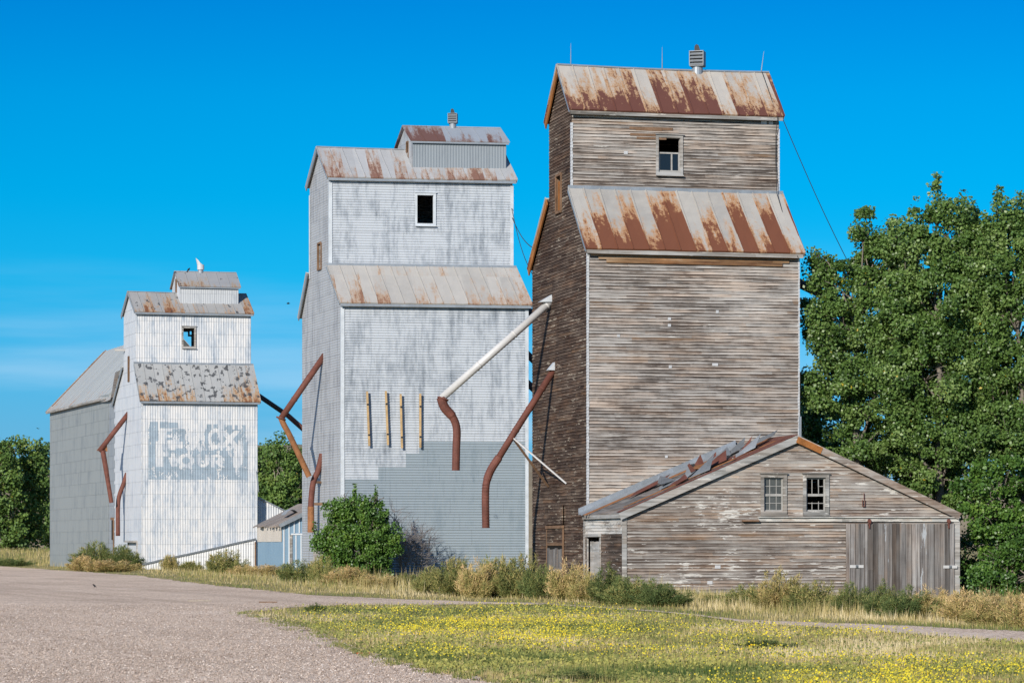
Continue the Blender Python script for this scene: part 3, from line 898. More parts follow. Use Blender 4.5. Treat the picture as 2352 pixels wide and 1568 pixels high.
# frieze board of orange wood below the skirt roof
m = MB()
for i in range(3):
    m.obox(f3.pt(b3.W / 2 + (i - 1) * 0.02, -0.055 - 0.006 * i, 13.08 - 0.135 * i), f3.pt(b3.W / 2 - 0.12 - i * 0.3, 0, 0), f3.pt(0, 0.012, 0), Vector((0, 0, 0.06)))
m.build('frieze_board', wood('orange_frieze', 0.125, ((0.10, 0.05, 0.03), (0.26, 0.14, 0.07), (0.40, 0.24, 0.13), (0.55, 0.42, 0.30)), seed=55, seglen=2.2, macro=0.3), E3)
# boarded loading door low on the track side
bA, zA = f3.side(0, 1297, 1224); bB, _ = f3.side(0, 1260, 1224)
m = MB(); rr = random.Random(4)
n = 6
for i in range(n):
    b = bA + (bB - bA) * (i + .5) / n
    m.obox(f3.pt(-0.06, b, 0.75), f3.pt(0.02, 0, 0), f3.pt(0, (bB - bA) / n * 0.42, 0), Vector((0, 0, 0.95 + rr.uniform(-.12, .05))))
dr = m.build('loading_door', M['door_wood'], E3)
m = MB()
m.obox(f3.pt(-0.06, (bA + bB) / 2, 2.15), f3.pt(0.025, 0, 0), f3.pt(0, (bB - bA) / 2, 0), Vector((0, 0, 0.30)))
m.obox(f3.pt(-0.10, (bA + bB) / 2 + .1, 3.0), f3.pt(0.02, 0, 0), f3.pt(0, (bB - bA) / 2 + .15, 0), Vector((0.0, 0, 0.40)))
m.build('door_panel', M['e3_side'], dr)
m = MB()
m.obox(f3.pt(-0.09, (bA + bB) / 2, 2.50), f3.pt(0.05, 0, 0), f3.pt(0, (bB - bA) / 2 + .05, 0), Vector((0, 0, 0.06)))
m.obox(f3.pt(-0.07, (bA + bB) / 2, 1.80), f3.pt(0.02, 0, 0), f3.pt(0, (bB - bA) / 2, 0), Vector((0, 0, 0.05)))
for b in (bA, bB): m.obox(f3.pt(-0.07, b, 1.2), f3.pt(0.03, 0, 0), f3.pt(0, 0.035, 0), Vector((0, 0, 1.3)))
m.build('door_frame', M['brown_wood'], dr)
m = MB(); m.obox(f3.pt(-0.05, (bA + bB) / 2, 1.66), f3.pt(0.012, 0, 0), f3.pt(0, (bB - bA) / 2, 0), Vector((0, 0, 0.1)))
m.build('door_gap', M['dark_gap'], dr)
# ------- spouts of the wooden elevator
def spx(fr, b, pts): return [fr.fp(b, u, v) for (u, v) in pts]
bS, _ = f3.side(0, 1266, 694)
SP = spx(f3, bS, ((1266, 692), (1014, 914)))
m = MB(); m.tube(SP, 0.155, 16); bands(m, SP, .155, (.04, .34, .66))
sp = m.build('loading_spout', M['white_pipe'], E3, smooth=True)
tag(sp, 'long white straight grain spout')
m = MB(); m.tube(arcpts(spx(f3, bS, ((1013, 912), (1021, 935), (1040, 958), (1049, 985), (1048, 1030), (1047, 1080)))), [0.19] * 12 + [0.16] * 14 + [0.16] * 5, 14)
m.build('spout_elbow', M['rust_pipe'], sp)
m = MB(); m.tube(spx(f3, bS, ((1017, 917), (1018, 914))), 0.24, 16)
m.build('flange', M['rust_pipe'], sp)
m = MB()
t = spx(f3, bS, ((1237, 694), (1278, 670), (1277, 694)))
m.prism([p - f3.pt(0, 0.22, 0) for p in t], f3.pt(0, 0.44, 0))
t2 = spx(f3, bS, ((1270, 674), (1270, 648), (1283, 644), (1282, 650), (1277, 653), (1277, 674)))
m.prism([p - f3.pt(0, 0.06, 0) for p in t2], f3.pt(0, 0.12, 0))
m.build('spout_hood', M['trim_white'], sp, fix=True)
bS2, _ = f3.side(0, 1273, 850)
m = MB(); m.tube(spx(f3, bS2, ((1273, 848), (1180, 995), (1143, 1055))), 0.135, 14); bands(m, spx(f3, bS2, ((1273, 848), (1180, 995))), .135, (.3, .62, .95))
s2 = m.build('loading_spout', M['rust_pipe'], E3, smooth=True)
tag(s2, 'rusty brown grain spout with a curved end')
m = MB(); m.tube(arcpts(spx(f3, bS2, ((1146, 1050), (1128, 1078), (1118, 1105), (1115, 1140), (1116, 1212)))), [0.165] * 12 + [0.15] * 13, 14)
for k in range(14):    # rivet straps
    q = spx(f3, bS2, ((1115 + 0.1 * k, 1112 + k * 7.5), (1115 + 0.1 * k, 1113 + k * 7.5)))
    m.tube(q, 0.165, 12)
m.build('spout_elbow', M['rust_pipe'], s2)
m = MB(); m.prism([p - f3.pt(0, 0.2, 0) for p in spx(f3, bS2, ((1257, 850), (1287, 814), (1285, 851)))], f3.pt(0, 0.40, 0))
m.build('spout_hood', M['trim_white'], s2, fix=True)
pB = spx(f3, bS2, ((1176, 1003),))[0]
b_, z_ = f3.side(0, 1304, 1110); m = MB(); m.beam(pB, f3.pt(-0.05, b_, z_), 0.055, 0.055); m.build('brace', M['white_pipe'], s2)
b_, z_ = f3.side(0, 1262, 1117); m = MB(); m.beam(pB, f3.pt(-0.05, b_, z_), 0.07, 0.07); m.build('brace', M['brown_wood'], s2)
m = MB(); m.tube([f3.pt(b3.W, 6.0, f3.front(6.0, 1820, 605)[1]), *spx(f3, 6.0, ((1920, 690),))], 0.2, 12)
m.build('loading_spout', M['dark_pipe'], E3, smooth=True)
# ------- ridge furniture
def rod(fr, u, v0, v1, b, lean=0.0):
    a, zt = fr.front(b, u, v1)
    _, zb_ = fr.front(b, u, v0)
    m = MB()
    p = fr.pt(a, b, zb_ - 0.12); q = fr.pt(a + lean, b, zt)
    m.tube([p, p.lerp(q, .5), q], [0.022, 0.016, 0.006], 6)
    for k in range(3):
        an = k * 2.1 + .4
        m.tube([p + Vector((math.cos(an) * .16, math.sin(an) * .16, -0.05)), p.lerp(q, .28)], 0.010, 5)
    return m.build('lightning_rod', M['galv_dark'], E3)
rod(f3, 1311, 158, 100, 4.65); rod(f3, 1521, 166, 108, 4.65); rod(f3, 1746, 176, 118, 4.65, 0.16)
a, _ = f3.front(4.65, 1602, 165)
vent(f3, a, 4.65, 21.05, 0.56, E3, yaw=-0.48, pole=0.20, r=0.22)
m = MB()
p = f3.fp(2.35, 1799, 276); q = f3.fp(5.0, 1990, 682)
m.tube([p.lerp(q, i / 10) + Vector((0, 0, -0.25 * math.sin(math.pi * i / 10))) for i in range(11)], 0.016, 5)
m.build('guy_wire', M['wire'], E3)
m = MB()
m.tube([f3.pt(8.5, b, z) for b, z in ((4.6, 21.15), (3.5, 20.1), (2.35, 18.95), (2.6, 18.3), (2.62, 17.2), (2.45, 15.9), (1.2, 14.55), (-0.35, 13.1))], 0.014, 5)
m.build('ground_wire', M['wire'], E3)
# tin corner low down by the shed roof
m = MB(); a, z = f3.front(0, 1832, 985)
m.obox(f3.pt(b3.W + .04, -0.02, z), f3.pt(0.05, 0, 0), f3.pt(0, 0.04, 0), Vector((0, 0, 0.5))); m.build('corner_patch', M['galv'], E3)

# ================================================================== the silver elevator
f2 = Frame(785, 180.0, 0.17, 0.28)
E2 = empty('grain_elevator', f2.o, f2.th)
tag(E2, 'silver corrugated metal grain elevator with one dark upper window, middle of the three', 'grain elevator', 'grain elevators along the track')
b2 = Body(f2, 10.4, 10.5, 15.26, 3.1, 8.4, 17.4, 22.5, 24.3, 5.75)
a0, z1 = f2.front(3.1, 958, 448); a1, z0 = f2.front(3.1, 996, 514)
w2 = (a0, a1, z0, z1)
x0, y0 = f2.side(0, 731, 620); x1, y1 = f2.side(0, 739, 557)
s2h = (min(x0, x1), max(x0, x1), y0, y1)
aP, zP = f2.front(0, 935, 1013)
steps = []
for (u, v) in ((787, 1100), (869, 1072), (932, 1041), (963, 1013)):
    a, z = f2.front(0, u, v); steps.append([max(a, 0.12), z])
rects = [(steps[i][0], steps[i + 1][0] if i < 3 else b2.W - 0.12, -0.4, steps[i][1]) for i in range(4)]
P2 = 0.145
walls(b2, 'corr', (M['e2_front'], M['e2_side']), E2, holes_up=[w2], holes_side=[s2h], pitch=P2, depth=0.032, seed=20, patch=rects)
m = MB()
for i, (r0, r1, g0, g1) in enumerate(rects):
    hwall(m, b2.o2(0, 0), FX, g0, g1, lambda z: (r0, r1), P2, 'corr', (), 0.032)
tag(m.build('lower_cladding', M['e2_bare'], E2), 'darker bare metal cladding low on the front wall')
M['e2_roof'] = metal_roof('skirt_roof_metal', 10.8 / 15, 14.7, 17.4, base=((0.38, 0.37, 0.35), (0.52, 0.49, 0.45)), rust=0.47, seed=61, aoff=-0.2, lap=0.80, panelrust=0.30, dark=(0.24, 0.125, 0.08), lite=(0.42, 0.27, 0.17))
M['e2_roof_up'] = metal_roof('upper_roof_metal', 10.8 / 15, 22.0, 24.3, base=((0.36, 0.37, 0.38), (0.50, 0.50, 0.50)), rust=0.46, seed=71, aoff=-0.2, panelrust=0.30, dark=(0.21, 0.11, 0.08), lite=(0.38, 0.26, 0.19))
roofs(b2, (M['e2_roof'], M['e2_roof_up']), E2, 15, ov=0.30, ova=0.2, sag=0.06, rakemat=M['galv'], rakeh=0.2, seed=40, fascia=M['galv'])
window_frame(f2, 3.1, *w2[:2], w2[2], w2[3], M['trim_white'], E2, w=0.12)
sf = side_frame(f2, 0, *s2h[:2], s2h[2], s2h[3], M['brown_wood'], E2)
m = MB(); m.obox(f2.pt(0.06, (s2h[0] + s2h[1]) / 2, (s2h[2] + s2h[3]) / 2), f2.pt(0.02, 0, 0), f2.pt(0, (s2h[1] - s2h[0]) * .4, 0), Vector((0, 0, (s2h[3] - s2h[2]) * .47)))
m.build('shutter', M['gray_wood'], sf)
for (b, za, zb_) in ((0, -0.3, 14.9), (3.1, 17.5, 22.1)):
    for a, sg in ((0.0, -1), (b2.W, 1)):
        m = MB()
        m.obox(f2.pt(a - sg * 0.05, b - 0.035, (za + zb_) / 2), f2.pt(0.09, 0, 0), f2.pt(0, 0.012, 0), Vector((0, 0, (zb_ - za) / 2)))
        m.obox(f2.pt(a + sg * 0.035, b + 0.06, (za + zb_) / 2), f2.pt(0.012, 0, 0), f2.pt(0, 0.09, 0), Vector((0, 0, (zb_ - za) / 2)))
        m.build('corner_trim', M['trim_white'], E2)
m = MB(); m.obox(f2.pt(-0.035, 8.3, 19.5), f2.pt(0.012, 0, 0), f2.pt(0, 0.12, 0), Vector((0, 0, 2.4))); m.build('corner_trim', M['trim_white'], E2)
# headhouse on the ridge
def cupola(fr, a0, a1, c0, c1, zf, zb_, ze, zr, rb, wallm, roofm, root, pitch, n, hole=None):
    m = MB()
    o = lambda a, b: Vector(fr.pt(a, b, 0)[:2])
    Bd = Vector(fr.pt(0, 1, 0)[:2])
    vwall(m, o(a0, c0), FX, 0, a1 - a0, lambda s: zf - 0.3, lambda s: ze, pitch, 0.014, (), 9.0)
    cup = m.build('headhouse', wallm, root)
    m = MB()
    vwall(m, o(a1, c1), -FX, 0, a1 - a0, lambda s: zb_ - 0.3, lambda s: ze, pitch * 2, 0.02, (), 9.0)
    m.build('back_wall', wallm, cup)
    def zt(b):
        return ze + (zr - ze) * (1 - abs(b - rb) / (rb - c0 if b < rb else c1 - rb))
    m = MB()
    vwall(m, o(a0, c1), -Bd, 0, c1 - c0, lambda s: zf - 0.3, lambda s: zt(c1 - s), pitch * 2, 0.012, [(c1 - hole[1], c1 - hole[0], hole[2], hole[3])] if hole else (), 9.0, 2, (c1 - rb,))
    m.build('gable_wall', M['e2_side'] if wallm != M['e1_cup'] else M['e1_side'], cup)
    m = MB()
    vwall(m, o(a1, c0), Bd, 0, c1 - c0, lambda s: zf - 0.3, lambda s: zt(c0 + s), pitch * 2, 0.012, (), 9.0, 2, (rb - c0,))
    m.build('gable_wall', M['e2_side'] if wallm != M['e1_cup'] else M['e1_side'], cup)
    ov = 0.16
    m = MB()
    s = (zr - ze) / (rb - c0)
    roof(m, fr, a0 - ov, a1 + ov, (c0 - ov, ze - s * ov + .02), (rb, zr + .02), n, 0.05, 0.006, 3, 0.025)
    s = (zr - ze) / (c1 - rb)
    roof(m, fr, a0 - ov, a1 + ov, (c1 + ov, ze - s * ov + .02), (rb, zr + .02), n, 0.05, 0.006, 4, 0.025)
    m.beam(fr.pt(a0 - ov, rb, zr + .075), fr.pt(a1 + ov, rb, zr + .075), 0.16, 0.05)
    m.build('headhouse_roof', roofm, cup)
    m = MB()
    m.beam(fr.pt(a0 - ov + .04, c0 - ov + .02, ze - s * ov - 0.03), fr.pt(a1 + ov - .04, c0 - ov + .02, ze - s * ov - 0.03), 0.03, 0.10)
    m.build('eave_board', M['galv'], cup)
    if hole:
        m = MB()
        for b in (hole[0], hole[1]): m.beam(fr.pt(a0 - .03, b, hole[2]), fr.pt(a0 - .03, b, hole[3]), 0.07, 0.05, (1, 0, 0))
        m.beam(fr.pt(a0 - .03, hole[0], hole[3]), fr.pt(a0 - .03, hole[1], hole[3]), 0.05, 0.08)
        m.obox(fr.pt(a0 + .06, (hole[0] + hole[1]) / 2, (hole[2] + hole[3]) / 2 - .1), fr.pt(.02, 0, 0), fr.pt(0, (hole[1] - hole[0]) * .36, 0), Vector((0, 0, (hole[3] - hole[2]) * .4)))
        m.build('hatch', M['brown_wood'], cup)
    return cup
M['e2_cup_roof'] = metal_roof('headhouse_roof_metal', 5.7 / 7, 24.4, 25.6, base=((0.27, 0.31, 0.36), (0.36, 0.39, 0.43)), rust=0.74, seed=83, aoff=4.74, panelrust=0.45, dark=(0.15, 0.075, 0.06), lite=(0.24, 0.155, 0.13))
cupola(f2, 4.9, 10.25, 3.92, 7.5, 23.0, 23.0, 24.66, 25.62, 5.75, M['e2_cup'], M['e2_cup_roof'], E2, 0.16, 7, (4.9, 5.35, 23.75, 24.7))
a, _ = f2.front(5.75, 1040, 290)
vent(f2, a, 5.75, 25.66, 0.5, E2, yaw=-0.28, pole=0.26, r=0.2)
# four rusty mounting rails
for (u0, v0, u1, v1) in ((841, 899, 846, 1024), (884, 898, 889, 1022), (918, 905, 921, 1029), (963, 904, 963, 1028)):
    A0, Z0 = f2.front(0, u0, v0); A1, Z1 = f2.front(0, u1, v1)
    m = MB()
    m.beam(f2.pt(A0, -0.22, Z0), f2.pt(A1, -0.22, Z1), 0.11, 0.07, (0, 1, 0))
    rl = m.build('mounting_rail', M['yellow_rail'], E2)
    m = MB()
    for t in (0.24, 0.80):
        A, Z = A0 + (A1 - A0) * t, Z0 + (Z1 - Z0) * t
        m.tube([f2.pt(A, -0.30, Z), f2.pt(A, 0.0, Z)], 0.022, 6)
        m.tube([f2.pt(A, -0.27, Z), f2.pt(A, -0.255, Z)], 0.055, 8)
    m.build('bolt', M['black_metal'], rl)
# spouts on the track side
bU, _ = f2.side(0, 741, 830)
m = MB(); m.tube(spx(f2, bU, ((746, 815), (646, 960))), 0.175, 14); bands(m, spx(f2, bU, ((746, 815), (646, 960))), .175, (.35, .7))
s = m.build('loading_spout', M['rust_pipe'], E2, smooth=True); tag(s, 'upper rusty spout bent back at an elbow')
m = MB(); m.tube(arcpts(spx(f2, bU, ((645, 958), (652, 975), (668, 1005), (710, 1094)))), 0.165, 14); m.build('spout_elbow', M['rust_orange'], s)
m = MB(); m.tube(spx(f2, bU, ((645, 962), (646, 959))), 0.29, 14); m.build('flange', M['rust_pipe'], s)
bL, _ = f2.side(0, 738, 1060)
m = MB(); m.tube(arcpts(spx(f2, bL, ((740, 1042), (731, 1080), (720, 1105), (715, 1145), (714, 1168)))), 0.17, 14)
s = m.build('loading_spout', M['rust_pipe'], E2, smooth=True); tag(s, 'lower rusty spout hanging down along the wall')
m = MB(); m.tube(spx(f2, bL, ((714, 1163), (714, 1222))), 0.19, 14); m.build('spout_end', M['rust_orange'], s)
for (u, v) in ((738, 1107), (742, 1157)):
    bb_, zz_ = f2.side(0, u, v)
    m = MB(); m.obox(f2.pt(-0.25, bb_, zz_), f2.pt(0.25, 0, 0), f2.pt(0, 0.05, 0), Vector((0, 0, 0.07))); m.build('bracket_timber', M['brown_wood'], E2)
m = MB(); m.tube([f2.pt(b2.W, 5.0, f2.front(5.0, 1205, 678)[1]), f2.fp(5.0, 1300, 770)], 0.22, 12); m.build('loading_spout', M['dark_pipe'], E2, smooth=True)
m = MB(); m.tube([f2.pt(b2.W, 7.0, f2.front(7.0, 1205, 740)[1]), f2.fp(7.0, 1300, 900)], 0.2, 12); m.build('loading_spout', M['dark_pipe'], E2, smooth=True)
m = MB(); m.tube([f2.pt(b2.W, 3.0, f2.front(3.0, 1205, 850)[1]), f2.fp(3.0, 1300, 960)], 0.2, 12); m.build('loading_spout', M['dark_pipe'], E2, smooth=True)
# plank door at the foot of the side wall
bA, _ = f2.side(0, 752, 1280); bB, _ = f2.side(0, 722, 1280)
m = MB(); rr = random.Random(9)
for i in range(6):
    b = bA + (bB - bA) * (i + .5) / 6
    m.obox(f2.pt(-0.06, b, 0.9), f2.pt(0.02, 0, 0), f2.pt(0, (bB - bA) / 13, 0), Vector((0, 0, 1.25 + rr.uniform(-.1, .1))))
m.build('loading_door', M['gray_wood'], E2)

# wires from the silver elevator across to the wooden one
m = MB()
p = f2.o.copy(); p = f2.world(b2.W, 3.2, f2.front(3.2, 1182, 500)[1]); q = f3.world(0.0, 8.6, f3.side(0, 1224, 582)[1])
m.tube([p.lerp(q, i / 12) + Vector((0, 0, -0.35 * math.sin(math.pi * i / 12))) for i in range(13)], 0.022, 5)
tag(m.build('wire', M['wire']), 'dark wire sloping across the sky between silver and wooden elevators, the upper one', 'wire', 'wires between elevators')
m = MB()
p = f2.world(b2.W, 3.3, f2.front(3.3, 1182, 478)[1]); q = f3.world(0.0, 9.4, f3.side(0, 1220, 640)[1])
m.tube([p.lerp(q, i / 12) + Vector((0, 0, -0.5 * math.sin(math.pi * i / 12))) for i in range(13)], 0.018, 5)
tag(m.build('wire', M['wire']), 'thin wire dropping steeply beside the silver elevator, behind the other wire', 'wire', 'wires between elevators')

# ================================================================== the white elevator
f1 = Frame(325, 245.0, 0.28, 0.31)
E1 = empty('grain_elevator', f1.o, f1.th)
tag(E1, 'smallest white painted metal grain elevator with a faded blue wall sign', 'grain elevator', 'grain elevators along the track')
b1 = Body(f1, 8.85, 11.3, 12.93, 2.3, 7.3, 15.5, 19.58, 21.1, 4.8)
a0, z1 = f1.front(2.3, 421, 753); a1, z0 = f1.front(2.3, 447, 796)
w1 = (a0, a1, z0, z1)
# the back window and a torn hole show the sky through the front opening
ha, hz = f1.front(7.3, 431, 780)
x0, y0 = f1.side(0, 297, 875); x1, y1 = f1.side(0, 300, 818)
s1h = (x0 - 0.15, x0 + 0.30, y0, y1)
hb = [(b1.W - (ha + 0.28), b1.W - (ha - 0.34), hz - 0.7, hz + 0.25), (b1.W - (ha + 0.02), b1.W - (ha - 0.34), hz + 0.25, hz + 0.6), (b1.W - (ha + 0.3), b1.W - (ha + 0.17), hz + 0.4, hz + 0.65)]
walls(b1, 'vert', (M['e1_front'], M['e1_side']), E1, holes_up=[w1], holes_side=[s1h], pitch=0.19, depth=0.022, seed=50, holes_back=hb)
M['e1_roof'] = metal_roof('skirt_roof_sheets', 9.2 / 13, 12.3, 15.5, base=((0.33, 0.34, 0.34), (0.44, 0.44, 0.43)), rust=0.27, seed=91, aoff=-0.18, lap=0.5, black=0.85, panelrust=0.35, dark=(0.20, 0.085, 0.04), lite=(0.42, 0.26, 0.13))
M['e1_roof_up'] = metal_roof('upper_roof_sheets', 9.2 / 12, 19.0, 21.2, base=((0.31, 0.31, 0.31), (0.42, 0.41, 0.39)), rust=0.42, seed=101, aoff=-0.18, black=0.35, panelrust=0.30, dark=(0.20, 0.085, 0.04), lite=(0.42, 0.25, 0.13))
roofs(b1, (M['e1_roof'], M['e1_roof_up']), E1, 13, ov=0.32, ova=0.18, sag=0.04, rakemat=M['galv'], rakeh=0.2, seed=60, fascia=M['galv'])
window_frame(f1, 2.3, *w1[:2], w1[2], w1[3], M['gray_wood'], E1, w=0.12)
side_frame(f1, 0, *s1h[:2], s1h[2], s1h[3], M['brown_wood'], E1)
cupola(f1, 3.6, 8.1, 3.3, 6.4, 20.0, 19.9, 21.62, 22.75, 4.85, M['e1_cup'], metal_roof('headhouse_sheets', 4.8 / 6, 21.5, 22.8, base=((0.29, 0.30, 0.32), (0.38, 0.38, 0.38)), rust=0.42, seed=111, aoff=3.44, black=0.3, panelrust=0.2, dark=(0.2, 0.1, 0.06), lite=(0.36, 0.26, 0.17)), E1, 0.17, 6, (4.55, 4.95, 21.15, 22.2))
# curved cowl chimney
a, _ = f1.front(4.85, 461, 628)
c = f1.pt(a, 4.85, 0)
m = MB(); m.tube([(c.x, c.y, 22.6), (c.x, c.y, 23.05)], 0.2, 16); v = m.build('roof_vent', M['galv'], E1)
m = MB()
m.tube([(c.x, c.y, 22.98), (c.x, c.y, 23.35)], 0.27, 16)
# slanted scoop
seg = 16; ring0 = []; ring1 = []
for k in range(seg):
    an = 2 * math.pi * k / seg
    x, y = math.cos(an), math.sin(an)
    ring0.append((c.x + x * .27, c.y + y * .27, 23.33))
    ring1.append((c.x + x * .22 - 0.17, c.y + y * .24, 23.62 - x * 0.26))
m.add(ring0 + ring1, [(k, (k + 1) % seg, seg + (k + 1) % seg, seg + k) for k in range(seg)])
m.build('cowl', M['tin'], v)
# faded painted sign: ghost of white lettering on a worn blue panel
def sign():
    def inrect(x, y, r): return r[0] <= x <= r[2] and r[1] <= y <= r[3]
    solid = [(165, 195, 300, 245), (325, 198, 455, 290), (470, 203, 615, 292), (1070, 220, 1150, 300), (1180, 220, 1260, 312), (1345, 230, 1470, 320), (1512, 232, 1560, 310),
             (1620, 230, 1690, 312), (1780, 236, 1805, 312), (155, 245, 300, 490), (150, 490, 258, 890), (455, 335, 508, 395), (455, 442, 480, 480), (1418, 310, 1455, 400),
             (1350, 540, 1385, 620), (1185, 600, 1290, 708), (1655, 500, 1722, 1100), (1645, 340, 1690, 500)]
    part = [(165, 245, 300, 300, .8), (260, 930, 590, 1082, .75), (145, 960, 245, 1080, .45), (740, 940, 1430, 1095, .72), (1290, 600, 1580, 705, .45), (555, 650, 640, 850, .45), (1430, 730, 1480, 1000, .7),
            (1550, 900, 1660, 1090, .5), (1330, 760, 1440, 1000, .4), (740, 500, 1180, 700, .16), (1580, 340, 1650, 700, .3), (640, 620, 740, 720, .35), (150, 880, 300, 940, .5), (1560, 700, 1660, 900, .25), (590, 930, 740, 1080, .15)]
    tri = [((1385, 355), (1492, 355), (1440, 415)), ((1470, 450), (1572, 365), (1572, 548)), ((1368, 470), (1296, 550), (1436, 550)), ((430, 838), (250, 940), (590, 940)),
           ((850, 850), (770, 950), (880, 950)), ((1110, 850), (1000, 950), (1120, 950)), ((1240, 815), (1205, 905), (1300, 905)), ((735, 620), (640, 720), (735, 705)), ((1430, 740), (1440, 1000), (1330, 960))]
    ell = [(1222, 452, 45, 100), (1243, 765, 42, 24)]
    def intri(x, y, t):
        s = []
        for i in range(3):
            (ax, ay), (bx, by) = t[i], t[(i + 1) % 3]
            s.append((bx - ax) * (y - ay) - (by - ay) * (x - ax))
        return all(q >= 0 for q in s) or all(q <= 0 for q in s)
    rr = random.Random(77)
    base = np.random.default_rng(5).random((40, 60))
    def vn(x, y):
        i, j = int(y), int(x); fy, fx = y - i, x - j
        g = lambda a, b: base[a % 40, b % 60]
        return (g(i, j) * (1 - fx) + g(i, j + 1) * fx) * (1 - fy) + (g(i + 1, j) * (1 - fx) + g(i + 1, j + 1) * fx) * fy
    m = MB()
    da = 0.0475; dz = 0.047
    aL, zT = f1.front(0, 341, 968); aR, zB = f1.front(0, 569, 1102)
    na = int((aR - aL) / da); nz = int((zT - zB) / dz)
    sd = lambda a: 0.011 * math.sin(2 * math.pi * a / 0.19)
    for i in range(na):
        for j in range(nz):
            A = round(aL / da) * da + i * da; Z = zT - (j + 1) * dz
            X = 150 + (i + .5) / na * 1572; Y = 195 + (j + .5) / nz * 905
            p = 0.0
            if any(inrect(X, Y, r) for r in solid) or any(intri(X, Y, t) for t in tri) or any(((X - e[0]) / e[2]) ** 2 + ((Y - e[1]) / e[3]) ** 2 < 1 for e in ell): p = 0.95
            for r in part:
                if inrect(X, Y, r): p = max(p, r[4])
            if 480 < Y < 920 and 150 < X < 1722: p = max(p, .80 if X < 1440 and Y > 640 else .5)
            if Y >= 905 and 150 < X < 1722: p = max(p, .80)
            if 300 < Y < 560 and (150 < X < 720 or 1040 < X < 1722): p = max(p, .74)
            if 300 < Y < 560 and 720 <= X <= 1040: p = max(p, .30)
            oR = lambda cx, cy, rx, ry, t: 1.0 > ((X - cx) / rx) ** 2 + ((Y - cy) / ry) ** 2 > t
            diag = lambda x0, y0, x1, y1, w: min(y0, y1) <= Y <= max(y0, y1) and abs(X - (x0 + (x1 - x0) * (Y - y0) / (y1 - y0))) < w
            wht = (inrect(X, Y, (310, 300, 440, 560)) or any(inrect(X, Y, (310, y0, 530, y1)) for y0, y1 in ((300, 340), (400, 440), (485, 560)))           # E
                   or oR(1215, 452, 125, 165, .36)                                                                                                     # O
                   or diag(1320, 320, 1560, 600, 52) or diag(1560, 320, 1310, 600, 52)                                                                 # X
                   or inrect(X, Y, (262, 500, 390, 905)) or inrect(X, Y, (262, 500, 690, 610)) or inrect(X, Y, (262, 670, 470, 735))                   # F
                   or inrect(X, Y, (510, 690, 565, 895)) or inrect(X, Y, (510, 830, 606, 895))                                                         # L
                   or oR(745, 800, 130, 110, .22)                                                                                                      # O
                   or inrect(X, Y, (915, 705, 985, 850)) or inrect(X, Y, (1040, 705, 1105, 850)) or (Y > 840 and oR(1010, 830, 95, 75, .12))           # U
                   or inrect(X, Y, (1140, 705, 1205, 905)) or (oR(1230, 770, 105, 70, .16) and X > 1160) or diag(1225, 820, 1330, 905, 38))            # R
            if wht: p = 0.06
            if p == 0: continue
            n = 0.50 * vn(X / 60, Y / 130) + 0.30 * vn(X / 18 + 9, Y / 45 + 3) + 0.20 * vn(X / 9 + 2, Y / 16 + 8)
            if n + rr.uniform(-.05, .05) > 0.13 + 0.58 * p: continue
            f = lambda z: 0.013 * (1 - (z / 0.94 - math.floor(z / 0.94 + 1e-4))) + 0.006
            k = f1.pt
            m.quad(k(A, -sd(A) - f(Z), Z), k(A + da, -sd(A + da) - f(Z), Z), k(A + da, -sd(A + da) - f(Z + dz), Z + dz), k(A, -sd(A) - f(Z + dz), Z + dz))
    o = m.build('wall_sign', M['sign_paint'], E1)
    tag(o, 'faded blue painted sign with worn white lettering')
sign()
# slanting metal capped skirt along the foot of the front wall
aL, zL = f1.front(-0.3, 327, 1296); aR, zR = f1.front(-0.3, 588, 1237)
m = MB()
vwall(m, f1.pt(aL, -0.28, 0)[:2], FX, 0, aR - aL, lambda s: -0.4, lambda s: zL + (zR - zL) * s / (aR - aL), 0.19, 0.04)
m.quad(f1.pt(aL, -0.28, zL), f1.pt(aR, -0.28, zR), f1.pt(aR, 0, zR), f1.pt(aL, 0, zL))
m.quad(f1.pt(aR, -0.28, -.4), f1.pt(aR, 0, -.4), f1.pt(aR, 0, zR), f1.pt(aR, -0.28, zR))
M['e1_skirt'] = painted_metal('white_paint_clean', (0.82, 0.82, 0.82), (0.76, 0.78, 0.80), (0.55, 0.59, 0.64), 0.72, 0.94, 121, 0.3, 0.3)
sk = m.build('ramp_skirt', M['e1_skirt'], E1)
m = MB()
N = 8
for i in range(N):
    t0, t1 = i / N, (i + 1) / N
    w0, w1_ = R.uniform(-.02, .02), R.uniform(-.02, .02)
    m.beam(f1.pt(aL + (aR - aL) * t0, -0.32, zL + (zR - zL) * t0 + w0 + .02), f1.pt(aL + (aR - aL) * t1, -0.32, zL + (zR - zL) * t1 + w0 + .02), 0.10, 0.13)
m.build('cap_rail', M['galv_dark'], sk)
# corner board and torn flap on the right, lean-to behind it
aC, zC = f1.front(-0.3, 586, 1268)
m = MB(); m.obox(f1.pt(aC, -0.33, zC - 0.3), f1.pt(0.05, 0, 0), f1.pt(0, 0.03, 0), Vector((0, 0, 1.1))); m.build('corner_board', M['brown_wood'], E1)
m = MB()
q = [f1.fp(-0.1, u, v) for (u, v) in ((588, 1080), (592, 1090), (595, 1132), (591, 1120))]
m.prism(q, f1.pt(0, 0.03, 0)); m.build('torn_flap', M['galv'], E1, fix=True)
W1 = b1.W
l0, zt0 = f1.front(1.0, 592, 1142); l1, zt1 = f1.front(1.0, 668, 1182)
m = MB()
Bd1 = Vector(f1.pt(0, 1, 0)[:2])
vwall(m, f1.pt(l0, 1.0, 0)[:2], FX, 0, l1 - l0, lambda s: -.4, lambda s: zt0 + (zt1 - zt0) * s / (l1 - l0), 0.19, 0.045)
vwall(m, f1.pt(l1, 1.0, 0)[:2], Bd1, 0, 6.0, lambda s: -.4, lambda s: zt1, 0.4, 0.03)
